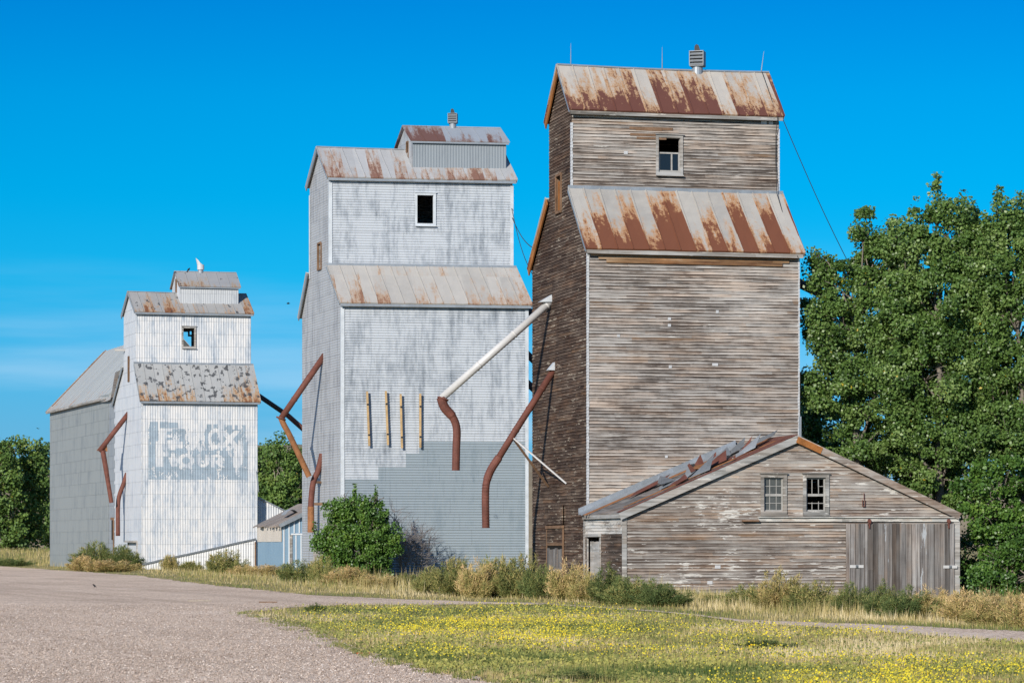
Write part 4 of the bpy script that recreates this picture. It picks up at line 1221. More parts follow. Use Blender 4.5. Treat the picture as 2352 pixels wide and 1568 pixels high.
lt = m.build('lean_to', M['e1_front'], E1)
m = MB()
m.add([f1.pt(l0 - .1, 0.85, zt0 + .12), f1.pt(l1 + .2, 0.85, zt1 + .03), f1.pt(l1 + .2, 7.2, zt1 + .03), f1.pt(l0 - .1, 7.2, zt0 + .12),
       f1.pt(l0 - .1, 0.85, zt0 + .04), f1.pt(l1 + .2, 0.85, zt1 - .05), f1.pt(l1 + .2, 7.2, zt1 - .05), f1.pt(l0 - .1, 7.2, zt0 + .04)],
      ((0, 1, 2, 3), (7, 6, 5, 4), (0, 4, 5, 1), (1, 5, 6, 2), (2, 6, 7, 3), (3, 7, 4, 0)))
m.build('lean_to_roof', M['galv'], lt)
# spouts
bU, _ = f1.side(0, 292, 958)
m = MB(); m.tube(spx(f1, bU, ((296, 948), (228, 1036))), 0.19, 12); bands(m, spx(f1, bU, ((296, 948), (228, 1036))), .19, (.3, .6)); s = m.build('loading_spout', M['rust_pipe'], E1, smooth=True); tag(s, 'upper rusty spout with an elbow box')
m = MB(); m.prism(spx(f1, bU, ((224, 1034), (245, 1008), (247, 1036))), f1.pt(0, 0.5, 0)); m.build('elbow_box', M['rust_orange'], s, fix=True)
m = MB(); m.tube(spx(f1, bU, ((236, 1034), (244, 1080), (249, 1112), (256, 1154))), [0.2, 0.19, 0.165, 0.165], 12); m.build('spout_elbow', M['rust_pipe'], s)
bL, _ = f1.side(0, 289, 1098)
m = MB(); m.tube(arcpts(spx(f1, bL, ((292, 1086), (284, 1110), (274, 1138), (271, 1165), (271, 1230)))), 0.17, 12); s = m.build('loading_spout', M['rust_pipe'], E1, smooth=True); tag(s, 'lower rusty spout hanging down along the wall')
m = MB(); m.tube([f1.pt(W1, 6.0, f1.front(6.0, 575, 880)[1]), f1.fp(6.0, 660, 953)], 0.19, 12); s = m.build('loading_spout', M['dark_pipe'], E1, smooth=True)  # dark colour paints in the elevator's shade; the end piece shows lit rust
m = MB(); m.tube([f1.fp(6.0, 658, 951), f1.fp(6.0, 720, 1006)], 0.20, 12); m.build('spout_end', M['rust_pipe'], s)
# doorway hood low on the side wall, timber sticking out above
bb_, zz_ = f1.side(0, 296, 1243); b2_, _ = f1.side(0, 316, 1243)
m = MB(); m.obox(f1.pt(-0.15, (bb_ + b2_) / 2, zz_), f1.pt(0.2, 0, 0), f1.pt(0, abs(bb_ - b2_) / 2, 0), Vector((0, 0, 0.07)))
m.obox(f1.pt(-0.05, max(bb_, b2_), zz_ / 2), f1.pt(0.05, 0, 0), f1.pt(0, .07, 0), Vector((0, 0, zz_ / 2)))
m.obox(f1.pt(-0.05, min(bb_, b2_), zz_ / 2), f1.pt(0.05, 0, 0), f1.pt(0, .07, 0), Vector((0, 0, zz_ / 2)))
m.build('door_hood', M['gray_wood'], E1)
bb_, zz_ = f1.side(0, 286, 804)
m = MB(); m.beam(f1.pt(-0.75, bb_, zz_), f1.pt(0.3, bb_ - .3, zz_), 0.16, 0.16); m.build('hoist_beam', M['gray_wood'], E1)

# ------------------------------------------------------------------ annex behind the white elevator
fa = Frame(250, 258.0, 0.28, 0.31)
AN = empty('storage_annex', fa.o, fa.th)
tag(AN, 'long grey metal sided storage building with a steep roof behind the white elevator', 'storage building')
LA, WA, ZE, ZR_ = 28.9, 9.6, 13.75, 18.8
m = MB()
oA = lambda a, b: Vector(fa.pt(a, b, 0)[:2])
BA = Vector(fa.pt(0, 1, 0)[:2])
vwall(m, oA(0, LA), -BA, 0, LA, lambda s: -.4, lambda s: ZE - 0.0, 0.4, 0.008, (), 0.98, 2)
vwall(m, oA(WA, 0), BA, 0, LA, lambda s: -.4, lambda s: ZE, 0.4, 0.008, (), 0.98, 2)
gz = lambda s: ZE + (ZR_ - ZE) * (1 - abs(s - WA / 2) / (WA / 2))
vwall(m, oA(0, 0), FX, 0, WA, lambda s: -.4, gz, 0.4, 0.008, (), 0.98, 2, (WA / 2,))
vwall(m, oA(WA, LA), -FX, 0, WA, lambda s: -.4, gz, 0.4, 0.008, (), 0.98, 2, (WA / 2,))
m.build('wall', M['annex'], AN)
M['annex_roof'] = metal_roof('annex_roof_metal', 0.62, 13.5, 18.8, base=((0.36, 0.39, 0.40), (0.42, 0.44, 0.44)), rust=0.12, seed=131, axis='y', panelrust=0.1)
for sgn in (0, 1):
    m = MB()
    e = (-0.25, ZE - 0.25 * (ZR_ - ZE) / (WA / 2)) if sgn == 0 else (WA + 0.25, ZE - 0.25 * (ZR_ - ZE) / (WA / 2))
    r_ = (WA / 2, ZR_)
    N = 46; pts = []
    for i in range(N + 1):
        b = -2.1 + (LA + 2.5) * i / N
        dip = -0.28 * math.exp(-((i - 3) / 6.0) ** 2)
        pts.append((fa.pt(e[0], b, e[1] + 0.05 + dip), fa.pt(r_[0], b, r_[1] + 0.05)))
    for i in range(N):
        m.quad(pts[i][0], pts[i + 1][0], pts[i + 1][1], pts[i][1])
        d = Vector((0, 0, -0.09))
        m.quad(pts[i][0] + d, pts[i][1] + d, pts[i + 1][1] + d, pts[i + 1][0] + d)
        m.quad(pts[i][0], pts[i][0] + d, pts[i + 1][0] + d, pts[i + 1][0])
        if i % 2 == 0: m.beam(pts[i][0] + Vector((0, 0, .02)), pts[i][1] + Vector((0, 0, .02)), 0.03, 0.04)
    m.build('roof', M['annex_roof'], AN)
m = MB()
eL = fa.pt(-0.3, LA + 0.35, ZE - 0.3); rL = fa.pt(WA / 2, LA + 0.35, ZR_ + 0.02)
m.beam(eL, rL, 0.35, 0.12, (0, 0, 1)); m.beam(fa.pt(WA + .3, LA + .35, ZE - .3), rL, 0.35, 0.12, (0, 0, 1))
m.build('rake_board', M['gray_wood'], AN)
m = MB()
m.beam(fa.pt(0.1, LA - 0.6, ZE + 0.22), fa.pt(WA / 2, LA - 0.6, ZR_ + .12), 0.5, 0.03, (0, 0, 1)); tag(m.build('roof_strip', M['rust_orange'], AN), 'rusty strip along the far roof edge')
m = MB()
m.beam(fa.pt(-0.28, 0.4, ZE - 0.36), fa.pt(-0.28, LA + 0.3, ZE - 0.36), 0.10, 0.16); m.build('eave_board', M['gray_wood'], AN)
# grey strip wall joining annex and elevator and a weathered chute above it
m = MB()
vwall(m, fa.pt(0.02, 0.0, 0)[:2], -BA, 0, 2.6, lambda s: -.4, lambda s: ZE - 0.4, 0.4, 0.008, (), 0.98, 2)
m.build('connecting_wall', painted_metal('connecting_sheet', (0.36, 0.39, 0.42), (0.30, 0.33, 0.37), (0.22, 0.25, 0.30), 0.9, 0.98, 141, 0.7, 0.5), AN)
m = MB()
q = [f1.fp(11.0, u, v) for (u, v) in ((268, 854), (281, 848), (274, 872), (268, 912), (258, 912))]
m.prism(q, f1.pt(0, 0.7, 0)); m.build('chute', M['deck_wood'], E1, fix=True)
m = MB()
q = [f1.fp(11.2, u, v) for (u, v) in ((266, 912), (272, 908), (268, 925), (263, 938))]
m.prism(q, f1.pt(0, 0.3, 0)); m.build('torn_flap', M['rust_orange'], E1, fix=True)
bb_, zz_ = fa.side(-0.02, 255, 1205)
m = MB(); m.obox(f1.pt(-0.03, 11.9, 3.0), f1.pt(0.03, 0, 0), f1.pt(0, 0.35, 0), Vector((0, 0, 0.75))); m.build('opening', M['dark_gap'], E1)
m = MB(); m.obox(f1.pt(-0.06, 11.9, 3.9), f1.pt(0.06, 0, 0), f1.pt(0, 0.5, 0), Vector((0, 0, 0.1))); m.obox(f1.pt(-0.05, 11.45, 1.9), f1.pt(0.04, 0, 0), f1.pt(0, 0.07, 0), Vector((0, 0, 1.9))); m.build('opening_frame', M['brown_wood'], E1)
# ================================================================== low shed in front of the wooden elevator
fs = Frame(1430, 121.0, 0.25, 0.22)
SH = empty('wooden_shed', fs.o, fs.th)
tag(SH, 'low weathered clapboard shed with two windows and a wide plank sliding door', 'shed')
WS, RA, ZL, ZRr, ZT, DS = 13.32, 6.78, 2.90, 2.86, 5.76, 6.1
SPI = 0.115
def shed_ext(z):
    if z <= min(ZL, ZRr): return 0.0, WS
    l = max(0, (z - ZL) / (ZT - ZL) * RA); r = WS - max(0, (z - ZRr) / (ZT - ZRr) * (WS - RA))
    return min(l, RA), max(r, RA)
def win(u0, v0, u1, v1):
    a0, z1 = fs.front(0, u0, v0); a1, z0 = fs.front(0, u1, v1); return a0, a1, z0, z1
WL = win(1754, 1096, 1799, 1174); WR = win(1851, 1096, 1896, 1174)
dA0, dz1 = fs.front(0, 1941, 1201); dA1, _ = fs.front(0, 2190, 1201)
BS = Vector(fs.pt(0, 1, 0)[:2])
m = MB()
hwall(m, fs.pt(0, 0, 0)[:2], FX, -0.7, ZT, shed_ext, SPI, 'clap', [WL, WR], 0.022, 71, (ZL, ZRr), 0.006)
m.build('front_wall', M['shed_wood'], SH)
m = MB()
bD0, zD1 = fs.side(0, 1380, 1227); bD1, _ = fs.side(0, 1353, 1227)
hwall(m, fs.pt(0, DS, 0)[:2], -BS, -0.5, 2.185, lambda z: (0, DS), SPI, 'clap', [(DS - bD1, DS - bD0, -.6, 2.05)], 0.022, 73, (), 0.006)
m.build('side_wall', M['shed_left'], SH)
m = MB()
hwall(m, fs.pt(0, DS, 0)[:2], -BS, 2.185, ZL + .05, lambda z: (0, DS), SPI, 'clap', (), 0.024, 74, (), 0.006)
m.build('painted_boards', M['white_boards'], SH)
m = MB()
hwall(m, fs.pt(WS, 0, 0)[:2], BS, -0.7, ZRr + .05, lambda z: (0, DS), SPI, 'clap', (), 0.022, 75)
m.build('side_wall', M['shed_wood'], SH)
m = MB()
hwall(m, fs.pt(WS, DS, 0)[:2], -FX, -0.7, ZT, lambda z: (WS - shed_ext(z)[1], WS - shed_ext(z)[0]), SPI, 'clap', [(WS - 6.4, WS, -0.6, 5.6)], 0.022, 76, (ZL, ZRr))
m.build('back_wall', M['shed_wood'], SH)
# side door, open a crack
m = MB(); rr = random.Random(3)
for i in range(4):
    b = bD0 + (bD1 - bD0) * (i + .5) / 4
    m.obox(fs.pt(0.06, b, 0.78), fs.pt(0.02, 0, 0), fs.pt(0, (bD1 - bD0) / 8.6, 0), Vector((0, 0, 1.12 + rr.uniform(-.03, .03))))
d = m.build('side_door', M['gray_wood'], SH)
m = MB()
for b in (bD0 - .06, bD1 + .06): m.obox(fs.pt(-0.045, b, 0.85), fs.pt(0.02, 0, 0), fs.pt(0, 0.06, 0), Vector((0, 0, 1.25)))
m.obox(fs.pt(-0.08, (bD0 + bD1) / 2, 2.13), fs.pt(0.06, 0, 0), fs.pt(0, (bD1 - bD0) / 2 + .15, 0), Vector((0, 0, 0.05)))
m.build('door_frame', M['gray_wood'], d)
def slab(mb, p, th):
    """p: four corners counter-clockwise seen from above"""
    d = Vector((0, 0, -th)); q = [Vector(x) for x in p]
    mb.add([*q, *[x + d for x in q]], ((0, 1, 2, 3), (7, 6, 5, 4), (0, 4, 5, 1), (1, 5, 6, 2), (2, 6, 7, 3), (3, 7, 4, 0)))
SLL = (ZT - ZL) / RA; SLR = (ZT - ZRr) / (WS - RA)
lz = lambda a: ZL + SLL * a + 0.10
rz_ = lambda a: ZT - SLR * (a - RA) + 0.10
OVF = -0.13
m = MB()
a = -0.14; rr = random.Random(12)
while a < RA - 0.02:      # deck planks running along the roof
    a2 = min(RA, a + rr.uniform(0.17, 0.25)); dz = rr.uniform(-.012, .012)
    slab(m, [fs.pt(a + .008, OVF, lz(a) + dz), fs.pt(a2 - .008, OVF, lz(a2) + dz), fs.pt(a2 - .008, DS - .05 + rr.uniform(-.02, .0), lz(a2) + dz), fs.pt(a + .008, DS - .05, lz(a) + dz)], 0.05)
    a = a2
m.build('roof_deck', M['deck_wood'], SH)
M['shed_roof'] = metal_roof('shed_roof_metal', 0.6, 2.8, 5.9, base=((0.36, 0.35, 0.34), (0.48, 0.45, 0.41)), rust=0.78, seed=151, panelrust=0.3)
m = MB()
slab(m, [fs.pt(RA, OVF, ZT + .12), fs.pt(WS - .06, OVF, rz_(WS - .06) + .02), fs.pt(WS - .06, DS, rz_(WS - .06) + .02), fs.pt(RA, DS, ZT + .12)], 0.07)
m.build('roof', M['shed_roof'], SH)
m = MB(); rr = random.Random(19); x0 = -0.15
while x0 < RA - .05:       # what is left of the rusty sheets along the rake, ragged
    x1 = min(RA, x0 + rr.uniform(.25, .7)); d0 = rr.uniform(0, .018)
    wd = rr.uniform(.18, .5) if x0 < 4.5 else rr.uniform(1.6, 3.3)
    slab(m, [fs.pt(x0 - .01, OVF + rr.uniform(-.03, .03), lz(x0) + .045 + d0), fs.pt(x1 + .01, OVF + rr.uniform(-.03, .03), lz(x1) + .047 + d0 * .5), fs.pt(x1 - .01, wd, lz(x1) + .045), fs.pt(x0 + .01, wd * rr.uniform(.8, 1.1), lz(x0) + .045 + d0)], .02)
    x0 = x1
m.build('roof_sheet', plain('rust_sheet', (0.17, 0.062, 0.045), 0.65, 0.3, 0.35, 1.8), SH)
m = MB()
for k, (x0, x1, b0, b1) in enumerate(((-0.3, 6.0, 4.85, 5.0), (-0.3, 4.4, 4.5, 4.6), (0.3, 6.5, 0.95, 1.02), (0.6, 6.7, 1.15, 1.22))):
    slab(m, [fs.pt(x0, b0, lz(x0) + .055), fs.pt(x1, b0, lz(x1) + .055), fs.pt(x1, b1, lz(x1) + .06), fs.pt(x0, b1, lz(x0) + .06)], 0.02)
m.build('roof_batten', M['rust_orange'], SH)
# flashing standing against the elevator wall
m = MB()
N = 10; rr = random.Random(6)
for i in range(N):
    x0, x1 = -0.25 + 6.4 * i / N, -0.25 + 6.4 * (i + 1) / N
    m.obox((fs.pt(x0, DS - .16, lz(x0) + .16) + fs.pt(x1, DS - .16, lz(x1) + .16)) / 2, (fs.pt(x1, 0, lz(x1)) - fs.pt(x0, 0, lz(x0))) / 2, fs.pt(0, 0.01, 0), Vector((0, rr.uniform(-.02, .02), 0.13)))
    m.obox((fs.pt(x0, DS - .42, lz(x0) + .065) + fs.pt(x1, DS - .42, lz(x1) + .065)) / 2, (fs.pt(x1, 0, lz(x1)) - fs.pt(x0, 0, lz(x0))) / 2, fs.pt(0, 0.24, 0.05), Vector((0, 0, 0.006)))
m.build('roof_flashing', M['galv'], SH)
# crumpled sheets torn off the roof; inner black pieces paint in their shade
def zx(X, Y, b): return fs.fp(b, 1467.6 + X * .12, 997.2 + Y * .12)
pcs = [('galv_dark', [(355, 925, 2.6), (405, 790, 3.4), (705, 868, 2.0), (430, 952, 1.6)]), ('galv', [(868, 800, 2.4), (920, 640, 3.0), (1082, 690, 2.2), (920, 825, 1.9)]),
       ('rust_pipe', [(925, 590, 3.2), (962, 548, 3.4), (1085, 690, 2.2), (992, 722, 2.1)]), ('black_metal', [(975, 572, 3.5), (1172, 545, 3.6), (1062, 642, 2.5)]), ('rust_orange', [(1060, 655, 2.3), (1010, 615, 3.0), (1175, 545, 3.6), (1285, 560, 2.8), (1240, 645, 2.0)]),
       ('rust_orange', [(1240, 635, 2.0), (1300, 580, 2.8), (1490, 480, 3.2), (1545, 560, 2.2), (1320, 692, 1.6)]), ('rust_pipe', [(1380, 560, 2.4), (1480, 470, 3.1), (1680, 400, 3.3), (1682, 505, 2.0), (1500, 602, 1.7)]),
       ('galv', [(1285, 545, 3.3), (1560, 365, 3.8), (1585, 430, 3.2), (1375, 512, 2.9)]), ('galv_dark', [(1555, 375, 3.7), (1600, 325, 3.9), (1655, 388, 3.2), (1605, 445, 2.8)]),
       ('galv', [(1622, 442, 2.6), (1672, 368, 3.2), (1684, 505, 2.0)]), ('black_metal', [(1682, 390, 3.2), (1895, 437, 1.8), (1692, 503, 1.9)]), ('galv_dark', [(1318, 695, 1.5), (1352, 598, 2.1), (1515, 655, 1.4), (1375, 706, 1.2)]),
       ('galv', [(1690, 352, 4.6), (2070, 205, 5.0), (2165, 205, 4.6), (2150, 250, 4.2), (1750, 395, 3.9)]), ('black_metal', [(2140, 200, 4.4), (2290, 240, 3.6), (2280, 252, 3.4), (2130, 212, 4.2)]),
       ('rust_orange', [(1520, 600, 1.4), (1660, 540, 1.9), (1900, 440, 1.7), (1880, 475, 1.2), (1560, 625, 1.0)])]
m = MB(); mats = ['galv', 'galv_dark', 'rust_pipe', 'rust_orange', 'black_metal']
for nm, q in pcs:
    P_ = [zx(*t) for t in q]
    nrm = (P_[1] - P_[0]).cross(P_[2] - P_[0]).normalized() * 0.012
    m.prism(P_, nrm, mats.index(nm))
rr = random.Random(88)
for k_ in range(20):     # loose scraps and bent sheets scattered over the slope
    A, B_ = rr.uniform(1.2, 6.2), rr.uniform(.7, 5.2)
    if 2.2 < B_ < 3.6 and A < 2.5: continue
    w, l, an = rr.uniform(.12, .45), rr.uniform(.25, .9), rr.uniform(-.6, .6)
    st = k_ < 9
    if st: A, B_, w, l = rr.uniform(3.4, 5.5), rr.uniform(.9, 3.6), rr.uniform(.15, .4), rr.uniform(.2, .5)
    base = lz(A) + .06
    pts = []
    for (dx, dy, up) in ((-l, -w, 0), (l * rr.uniform(.6, 1), -w * rr.uniform(.5, 1), rr.uniform(0, .12)), (l, w, rr.uniform(.28, .6) if st else rr.uniform(.02, .2)), (-l * rr.uniform(.4, 1), w, rr.uniform(0, .12))):
        x_, y_ = dx * math.cos(an) - dy * math.sin(an), dx * math.sin(an) + dy * math.cos(an)
        pts.append(fs.pt(A + x_, min(DS - .3, max(.1, B_ + y_)), base + x_ * SLL + up))
    m.prism(pts, Vector((0, 0, .012)), rr.choice((0, 1, 1, 2, 4) if st else (0, 1, 2, 2, 3)))
m.build('torn_roofing', [M[k] for k in mats], SH)
# rake boards on the gable
m = MB()
q0, q1 = fs.pt(-0.15, OVF - .03, lz(-.15) - 0.12), fs.pt(RA, OVF - .03, lz(RA) - 0.12)
m.beam(q0, q1, 0.05, 0.26, (0, 0, 1)); m.beam(q0 + fs.pt(0.1, .06, -.02), q1 + fs.pt(0, .06, -.02), 0.10, 0.03, (0, 0, 1))
m.build('rake_board', M['gray_wood'], SH)
m = MB()
q0, q1 = fs.pt(RA, OVF - .03, lz(RA) - 0.12), fs.pt(WS - .04, OVF - .03, rz_(WS - .04) - 0.12)
m.beam(q0, q1, 0.05, 0.26, (0, 0, 1)); m.beam(q0 + fs.pt(0, .06, -.02), q1 + fs.pt(-.1, .06, -.02), 0.10, 0.03, (0, 0, 1))
m.build('rake_board', wood('rake_wood', 0.3, ((0.13, 0.09, 0.07), (0.28, 0.22, 0.18), (0.42, 0.37, 0.33), (0.56, 0.50, 0.45)), paint=0.3, seed=47, seglen=1.6, warm=0.9), SH)
m = MB(); m.beam(fs.pt(RA - .02, OVF - .065, lz(RA) - .14), fs.pt(RA + 0.95, OVF - .065, rz_(RA + .95) - .14), 0.02, 0.24, (0, 0, 1)); m.build('patch_board', M['orange_wood'], SH)
m = MB()
m.beam(fs.pt(-0.11, OVF + .1, lz(-.11) - .12), fs.pt(-0.11, DS - .3, lz(-.11) - .12), 0.05, 0.14); m.build('eave_board', M['gray_wood'], SH)
# corner boards
for (a, b, w) in ((0.06, -0.035, 0.09), (WS - .12, -0.04, 0.12)):
    m = MB(); m.obox(fs.pt(a, b, 1.1), fs.pt(w, 0, 0), fs.pt(0, 0.018, 0), Vector((0, 0, 1.74))); m.build('corner_board', M['gray_wood'], SH)
m = MB(); m.obox(fs.pt(-0.035, DS - .25, 1.2), fs.pt(0.018, 0, 0), fs.pt(0, 0.1, 0), Vector((0, 0, 1.6))); m.build('corner_board', M['gray_wood'], SH)
# windows
def sash_window(wd, pane_mat, broken):
    a0, a1, z0, z1 = wd
    fr_ = window_frame(fs, 0, a0, a1, z0, z1, M['gray_wood'], SH, w=0.13, proud=0.05)
    m = MB()
    y = 0.06; zmid = (z0 + z1) / 2 - .02
    m.beam(fs.pt(a0, y, zmid), fs.pt(a1, y, zmid), 0.05, 0.09)
    for a in (a0 + .03, a1 - .03): m.beam(fs.pt(a, y - .003, z0), fs.pt(a, y - .003, z1), 0.06, 0.05, (0, 1, 0))
    for z in (z0 + .03, z1 - .03): m.beam(fs.pt(a0, y, z), fs.pt(a1, y, z), 0.05, 0.06)
    for h, (g0, g1) in enumerate(((z0, zmid), (zmid, z1))):
        zc = (g0 + g1) / 2
        skip = broken and h == 1
        x0 = a0 + (a1 - a0) * (0.66 if skip else 0.0)
        m.beam(fs.pt(x0, y, zc), fs.pt(a1, y, zc), 0.025, 0.022)
        for t in (1 / 3, 2 / 3):
            a = a0 + (a1 - a0) * t
            e = g1
            m.beam(fs.pt(a, y + .002, g0 if not (broken and h == 0 and t < .5) else g0), fs.pt(a, y + .002, e if not (broken and h == 0) else zc + .1 * t), 0.022, 0.025, (0, 1, 0))
    m.build('sash', M['sash'], fr_)
    m = MB()
    if not broken: m.quad(fs.pt(a0, .075, z0), fs.pt(a1, .075, z0), fs.pt(a1, .075, z1), fs.pt(a0, .075, z1))
    else:      # shards left in the corners
        for (x, z, dx, dz) in ((.34, .98, .32, -.05), (.62, .98, .06, -.3), (.98, .55, -.1, .06), (.02, .02, .1, .07), (.98, .02, -.08, .1)):
            A, Z = a0 + (a1 - a0) * x, z0 + (z1 - z0) * z
            m.add([fs.pt(A, .075, Z), fs.pt(A + dx * (a1 - a0), .075, Z), fs.pt(A, .075, Z + dz * (z1 - z0))], ((0, 1, 2),))
    m.build('pane', pane_mat, fr_)
    return fr_
tag(sash_window(WL, M['glass_dirty'], False), 'window with dusty grey panes still in place')
tag(sash_window(WR, M['glass_dirty'], True), 'window with broken out black panes')
# dark lining behind the broken window
# track board over the sliding door
a0, z0 = fs.front(0, 1741, 1191); a1 = WS - .05
m = MB()
m.obox(fs.pt((a0 + a1) / 2, -0.06, z0 - .02), fs.pt((a1 - a0) / 2, 0, 0), fs.pt(0, 0.035, 0), Vector((0, 0, 0.075)))
m.obox(fs.pt((a0 + a1) / 2, -0.10, z0 + .07), fs.pt((a1 - a0) / 2 + .03, 0, 0), fs.pt(0, 0.08, 0), Vector((0, 0, 0.018)))
tb = m.build('track_board', M['white_boards'], SH)
aq, _ = fs.front(0, 1703, 1196)
m = MB(); m.obox(fs.pt((aq + a0) / 2, -0.10, z0 - .07), fs.pt((a0 - aq) / 2, 0, 0), fs.pt(0, 0.07, 0), Vector((0, 0, 0.03))); m.build('track_end', M['brown_wood'], tb)
# sliding door of vertical planks
m = MB(); rr = random.Random(21)
a = dA0; mi = 0
DM = [wood('door_plank', 0.19, tuple(tuple(c * k for c in q) for q in ((0.075, 0.062, 0.056), (0.17, 0.15, 0.14), (0.27, 0.245, 0.23), (0.42, 0.39, 0.36))), paint=pp, seed=37 + 3 * i, vertical=True, seglen=6.0, macro=0.1, warm=0.15, paintcol=(.5, .53, .56))
      for i, (k, pp) in enumerate(((1.0, .02), (1.5, .05), (0.58, 0.0), (1.15, .75)))]
i = 0
while a < dA1 - .05:
    w = rr.choice((0.14, 0.19, 0.24, 0.24, 0.29, 0.10)); a2 = min(dA1, a + w)
    if i in (8, 15): k = 3; 
    else: k = rr.choice((0, 0, 0, 1, 1, 2))
    o = rr.uniform(0, 0.018)
    m.obox(fs.pt((a + a2) / 2, -0.085 - o, (dz1 - .75) / 2), fs.pt((a2 - a) / 2 - rr.uniform(.004, .014), 0, 0), fs.pt(0, 0.014, 0), Vector((0, 0, (dz1 + .75) / 2 + rr.uniform(-.03, .012))), k)
    a = a2; i += 1
m.obox(fs.pt((dA0 + dA1) / 2, -0.05, (dz1 - .75) / 2), fs.pt((dA1 - dA0) / 2 - .02, 0, 0), fs.pt(0, 0.012, 0), Vector((0, 0, (dz1 + .75) / 2 - .03)), 2)
dr = m.build('sliding_door', DM, SH)
for (u0, u1, v) in ((1950, 1981, 1300), (2164, 2196, 1301)):
    A0, Z = fs.front(0, u0, v); A1, _ = fs.front(0, u1, v)
    m = MB(); m.obox(fs.pt((A0 + A1) / 2, -.125, Z), fs.pt((A1 - A0) / 2, 0, 0), fs.pt(0, .012, 0), Vector((0, 0, .055)))
    hp = m.build('latch_plate', M['white_pipe'], dr)
    m = MB(); m.obox(fs.pt((A0 + A1) / 2, -.145, Z), fs.pt(.05, 0, 0), fs.pt(0, .012, 0), Vector((0, 0, .05))); m.tube([fs.pt((A0 + A1) / 2, -.15, Z), fs.pt((A0 + A1) / 2, -.19, Z)], .02, 8); m.build('bolt', M['galv_dark'], hp)
for u in (1994, 2176):
    A, Z = fs.front(0, u, 1203)
    m = MB(); m.beam(fs.pt(A, -.15, Z + .16), fs.pt(A, -.15, Z - .16), .05, .03, (0, 1, 0)); m.tube([fs.pt(A, -.13, Z + .12), fs.pt(A, -.17, Z + .12)], .075, 12); m.beam(fs.pt(A - .07, -.155, Z - .02), fs.pt(A + .07, -.155, Z + .06), .03, .02, (0, 1, 0))
    m.build('door_roller', M['rust_pipe'], dr)
A, Z = fs.front(0, 1982, 1150)
m = MB()
for dx in (-.04, .05): m.beam(fs.pt(A + dx, -.08, Z - .2), fs.pt(A + dx, -.08, Z + .04), .02, .04, (0, 1, 0))
m.beam(fs.pt(A - .04, -.08, Z - .2), fs.pt(A + .05, -.08, Z - .2), .03, .03); m.tube([fs.pt(A + .02, -.08, Z + .04), fs.pt(A + .02, -.07, Z + .3)], .016, 6)
m.build('wall_bracket', M['rust_pipe'], SH)
for (u, v, w) in ((1648, 1303 - 2, .13), (1630, 1397 - 60, .12), (1618, 1339, .0)):
    if w:
        a, z = fs.front(0, u, v); m = MB(); m.obox(fs.pt(a, -.03, z), fs.pt(w / 1.2, 0, 0), fs.pt(0, .006, 0), Vector((0, -.006, .06))); m.build('tin_patch', M['tin'], SH)

# ------------------------------------------------------------------ small blue shed between the metal elevators
fb = Frame(648, 225.0, 0.28, 0.28)
BSH = empty('blue_shed', fb.o, fb.th)
tag(BSH, 'small blue and white metal shed with a broken plank roof between the two metal elevators', 'shed')
LB = 8.6; zb0 = 3.15
bt = lambda a: zb0 + 0.50 * min(a, 3.0)
Bb = Vector(fb.pt(0, 1, 0)[:2])
m = MB(); vwall(m, fb.pt(0, LB, 0)[:2], -Bb, 0, LB, lambda s: .35, lambda s: 2.05, 0.28, 0.02, (), 9.0); m.build('side_wall', M['blue_sheet'], BSH)
m = MB(); vwall(m, fb.pt(-.02, LB, 0)[:2], -Bb, 0, LB, lambda s: -.3, lambda s: .35, 0.28, 0.02, (), 9.0); m.build('wall_foot', M['galv'], BSH)
m = MB(); vwall(m, fb.pt(-.03, LB, 0)[:2], -Bb, 0, LB, lambda s: 2.05, lambda s: zb0, 2.9, 0.02, (), 9.0); m.build('cream_panel', M['cream_sheet'], BSH)
m = MB(); vwall(m, fb.pt(0, 0, 0)[:2], FX, 0, 6.0, lambda s: -.3, lambda s: bt(s), 0.32, 0.0, (), 9.0, 2, (3.0,)); m.build('front_wall', M['blue_sheet'], BSH)
m = MB(); vwall(m, fb.pt(6.0, 0, 0)[:2], Bb, 0, LB, lambda s: -.3, lambda s: bt(6), 0.32, 0.0, (), 9.0, 2); vwall(m, fb.pt(6.0, LB, 0)[:2], -FX, 0, 6.0, lambda s: -.3, lambda s: bt(6 - s), 0.32, 0.0, (), 9.0, 2, (3.0,)); m.build('back_wall', M['blue_sheet'], BSH)
for k in range(14):
    a = 0.12 + 0.36 * k
    if a > 5.8: break
    m = MB()
    if 0.7 < a < 2.2:
        m.beam(fb.pt(a, -.03, 2.65), fb.pt(a, -.03, bt(a) - .02), 0.07, 0.05, (0, 1, 0)); m.beam(fb.pt(a + .12, -.05, -.3), fb.pt(a + .12, -.05, 2.5), 0.075, 0.05, (0, 1, 0))
    else: m.beam(fb.pt(a, -.03, -.3), fb.pt(a, -.03, bt(a) - .02), 0.07, 0.05, (0, 1, 0))
    m.build('wall_rib', M['white_rib'], BSH)
m = MB(); m.obox(fb.pt(1.45, -.035, 1.1), fb.pt(.82, 0, 0), fb.pt(0, .012, 0), Vector((0, 0, 1.42))); m.build('door', M['blue_sheet'], BSH)
m = MB(); m.beam(fb.pt(0.62, -.06, 2.57), fb.pt(2.4, -.06, 2.57), .05, .10); m.build('door_head', M['white_rib'], BSH)
m = MB(); m.obox(fb.pt(0.62, -.06, 1.1), fb.pt(.09, 0, 0), fb.pt(0, .03, 0), Vector((0, 0, 1.42))); m.build('door_post', M['gray_wood'], BSH)
m = MB(); rr = random.Random(31)
b = -0.25
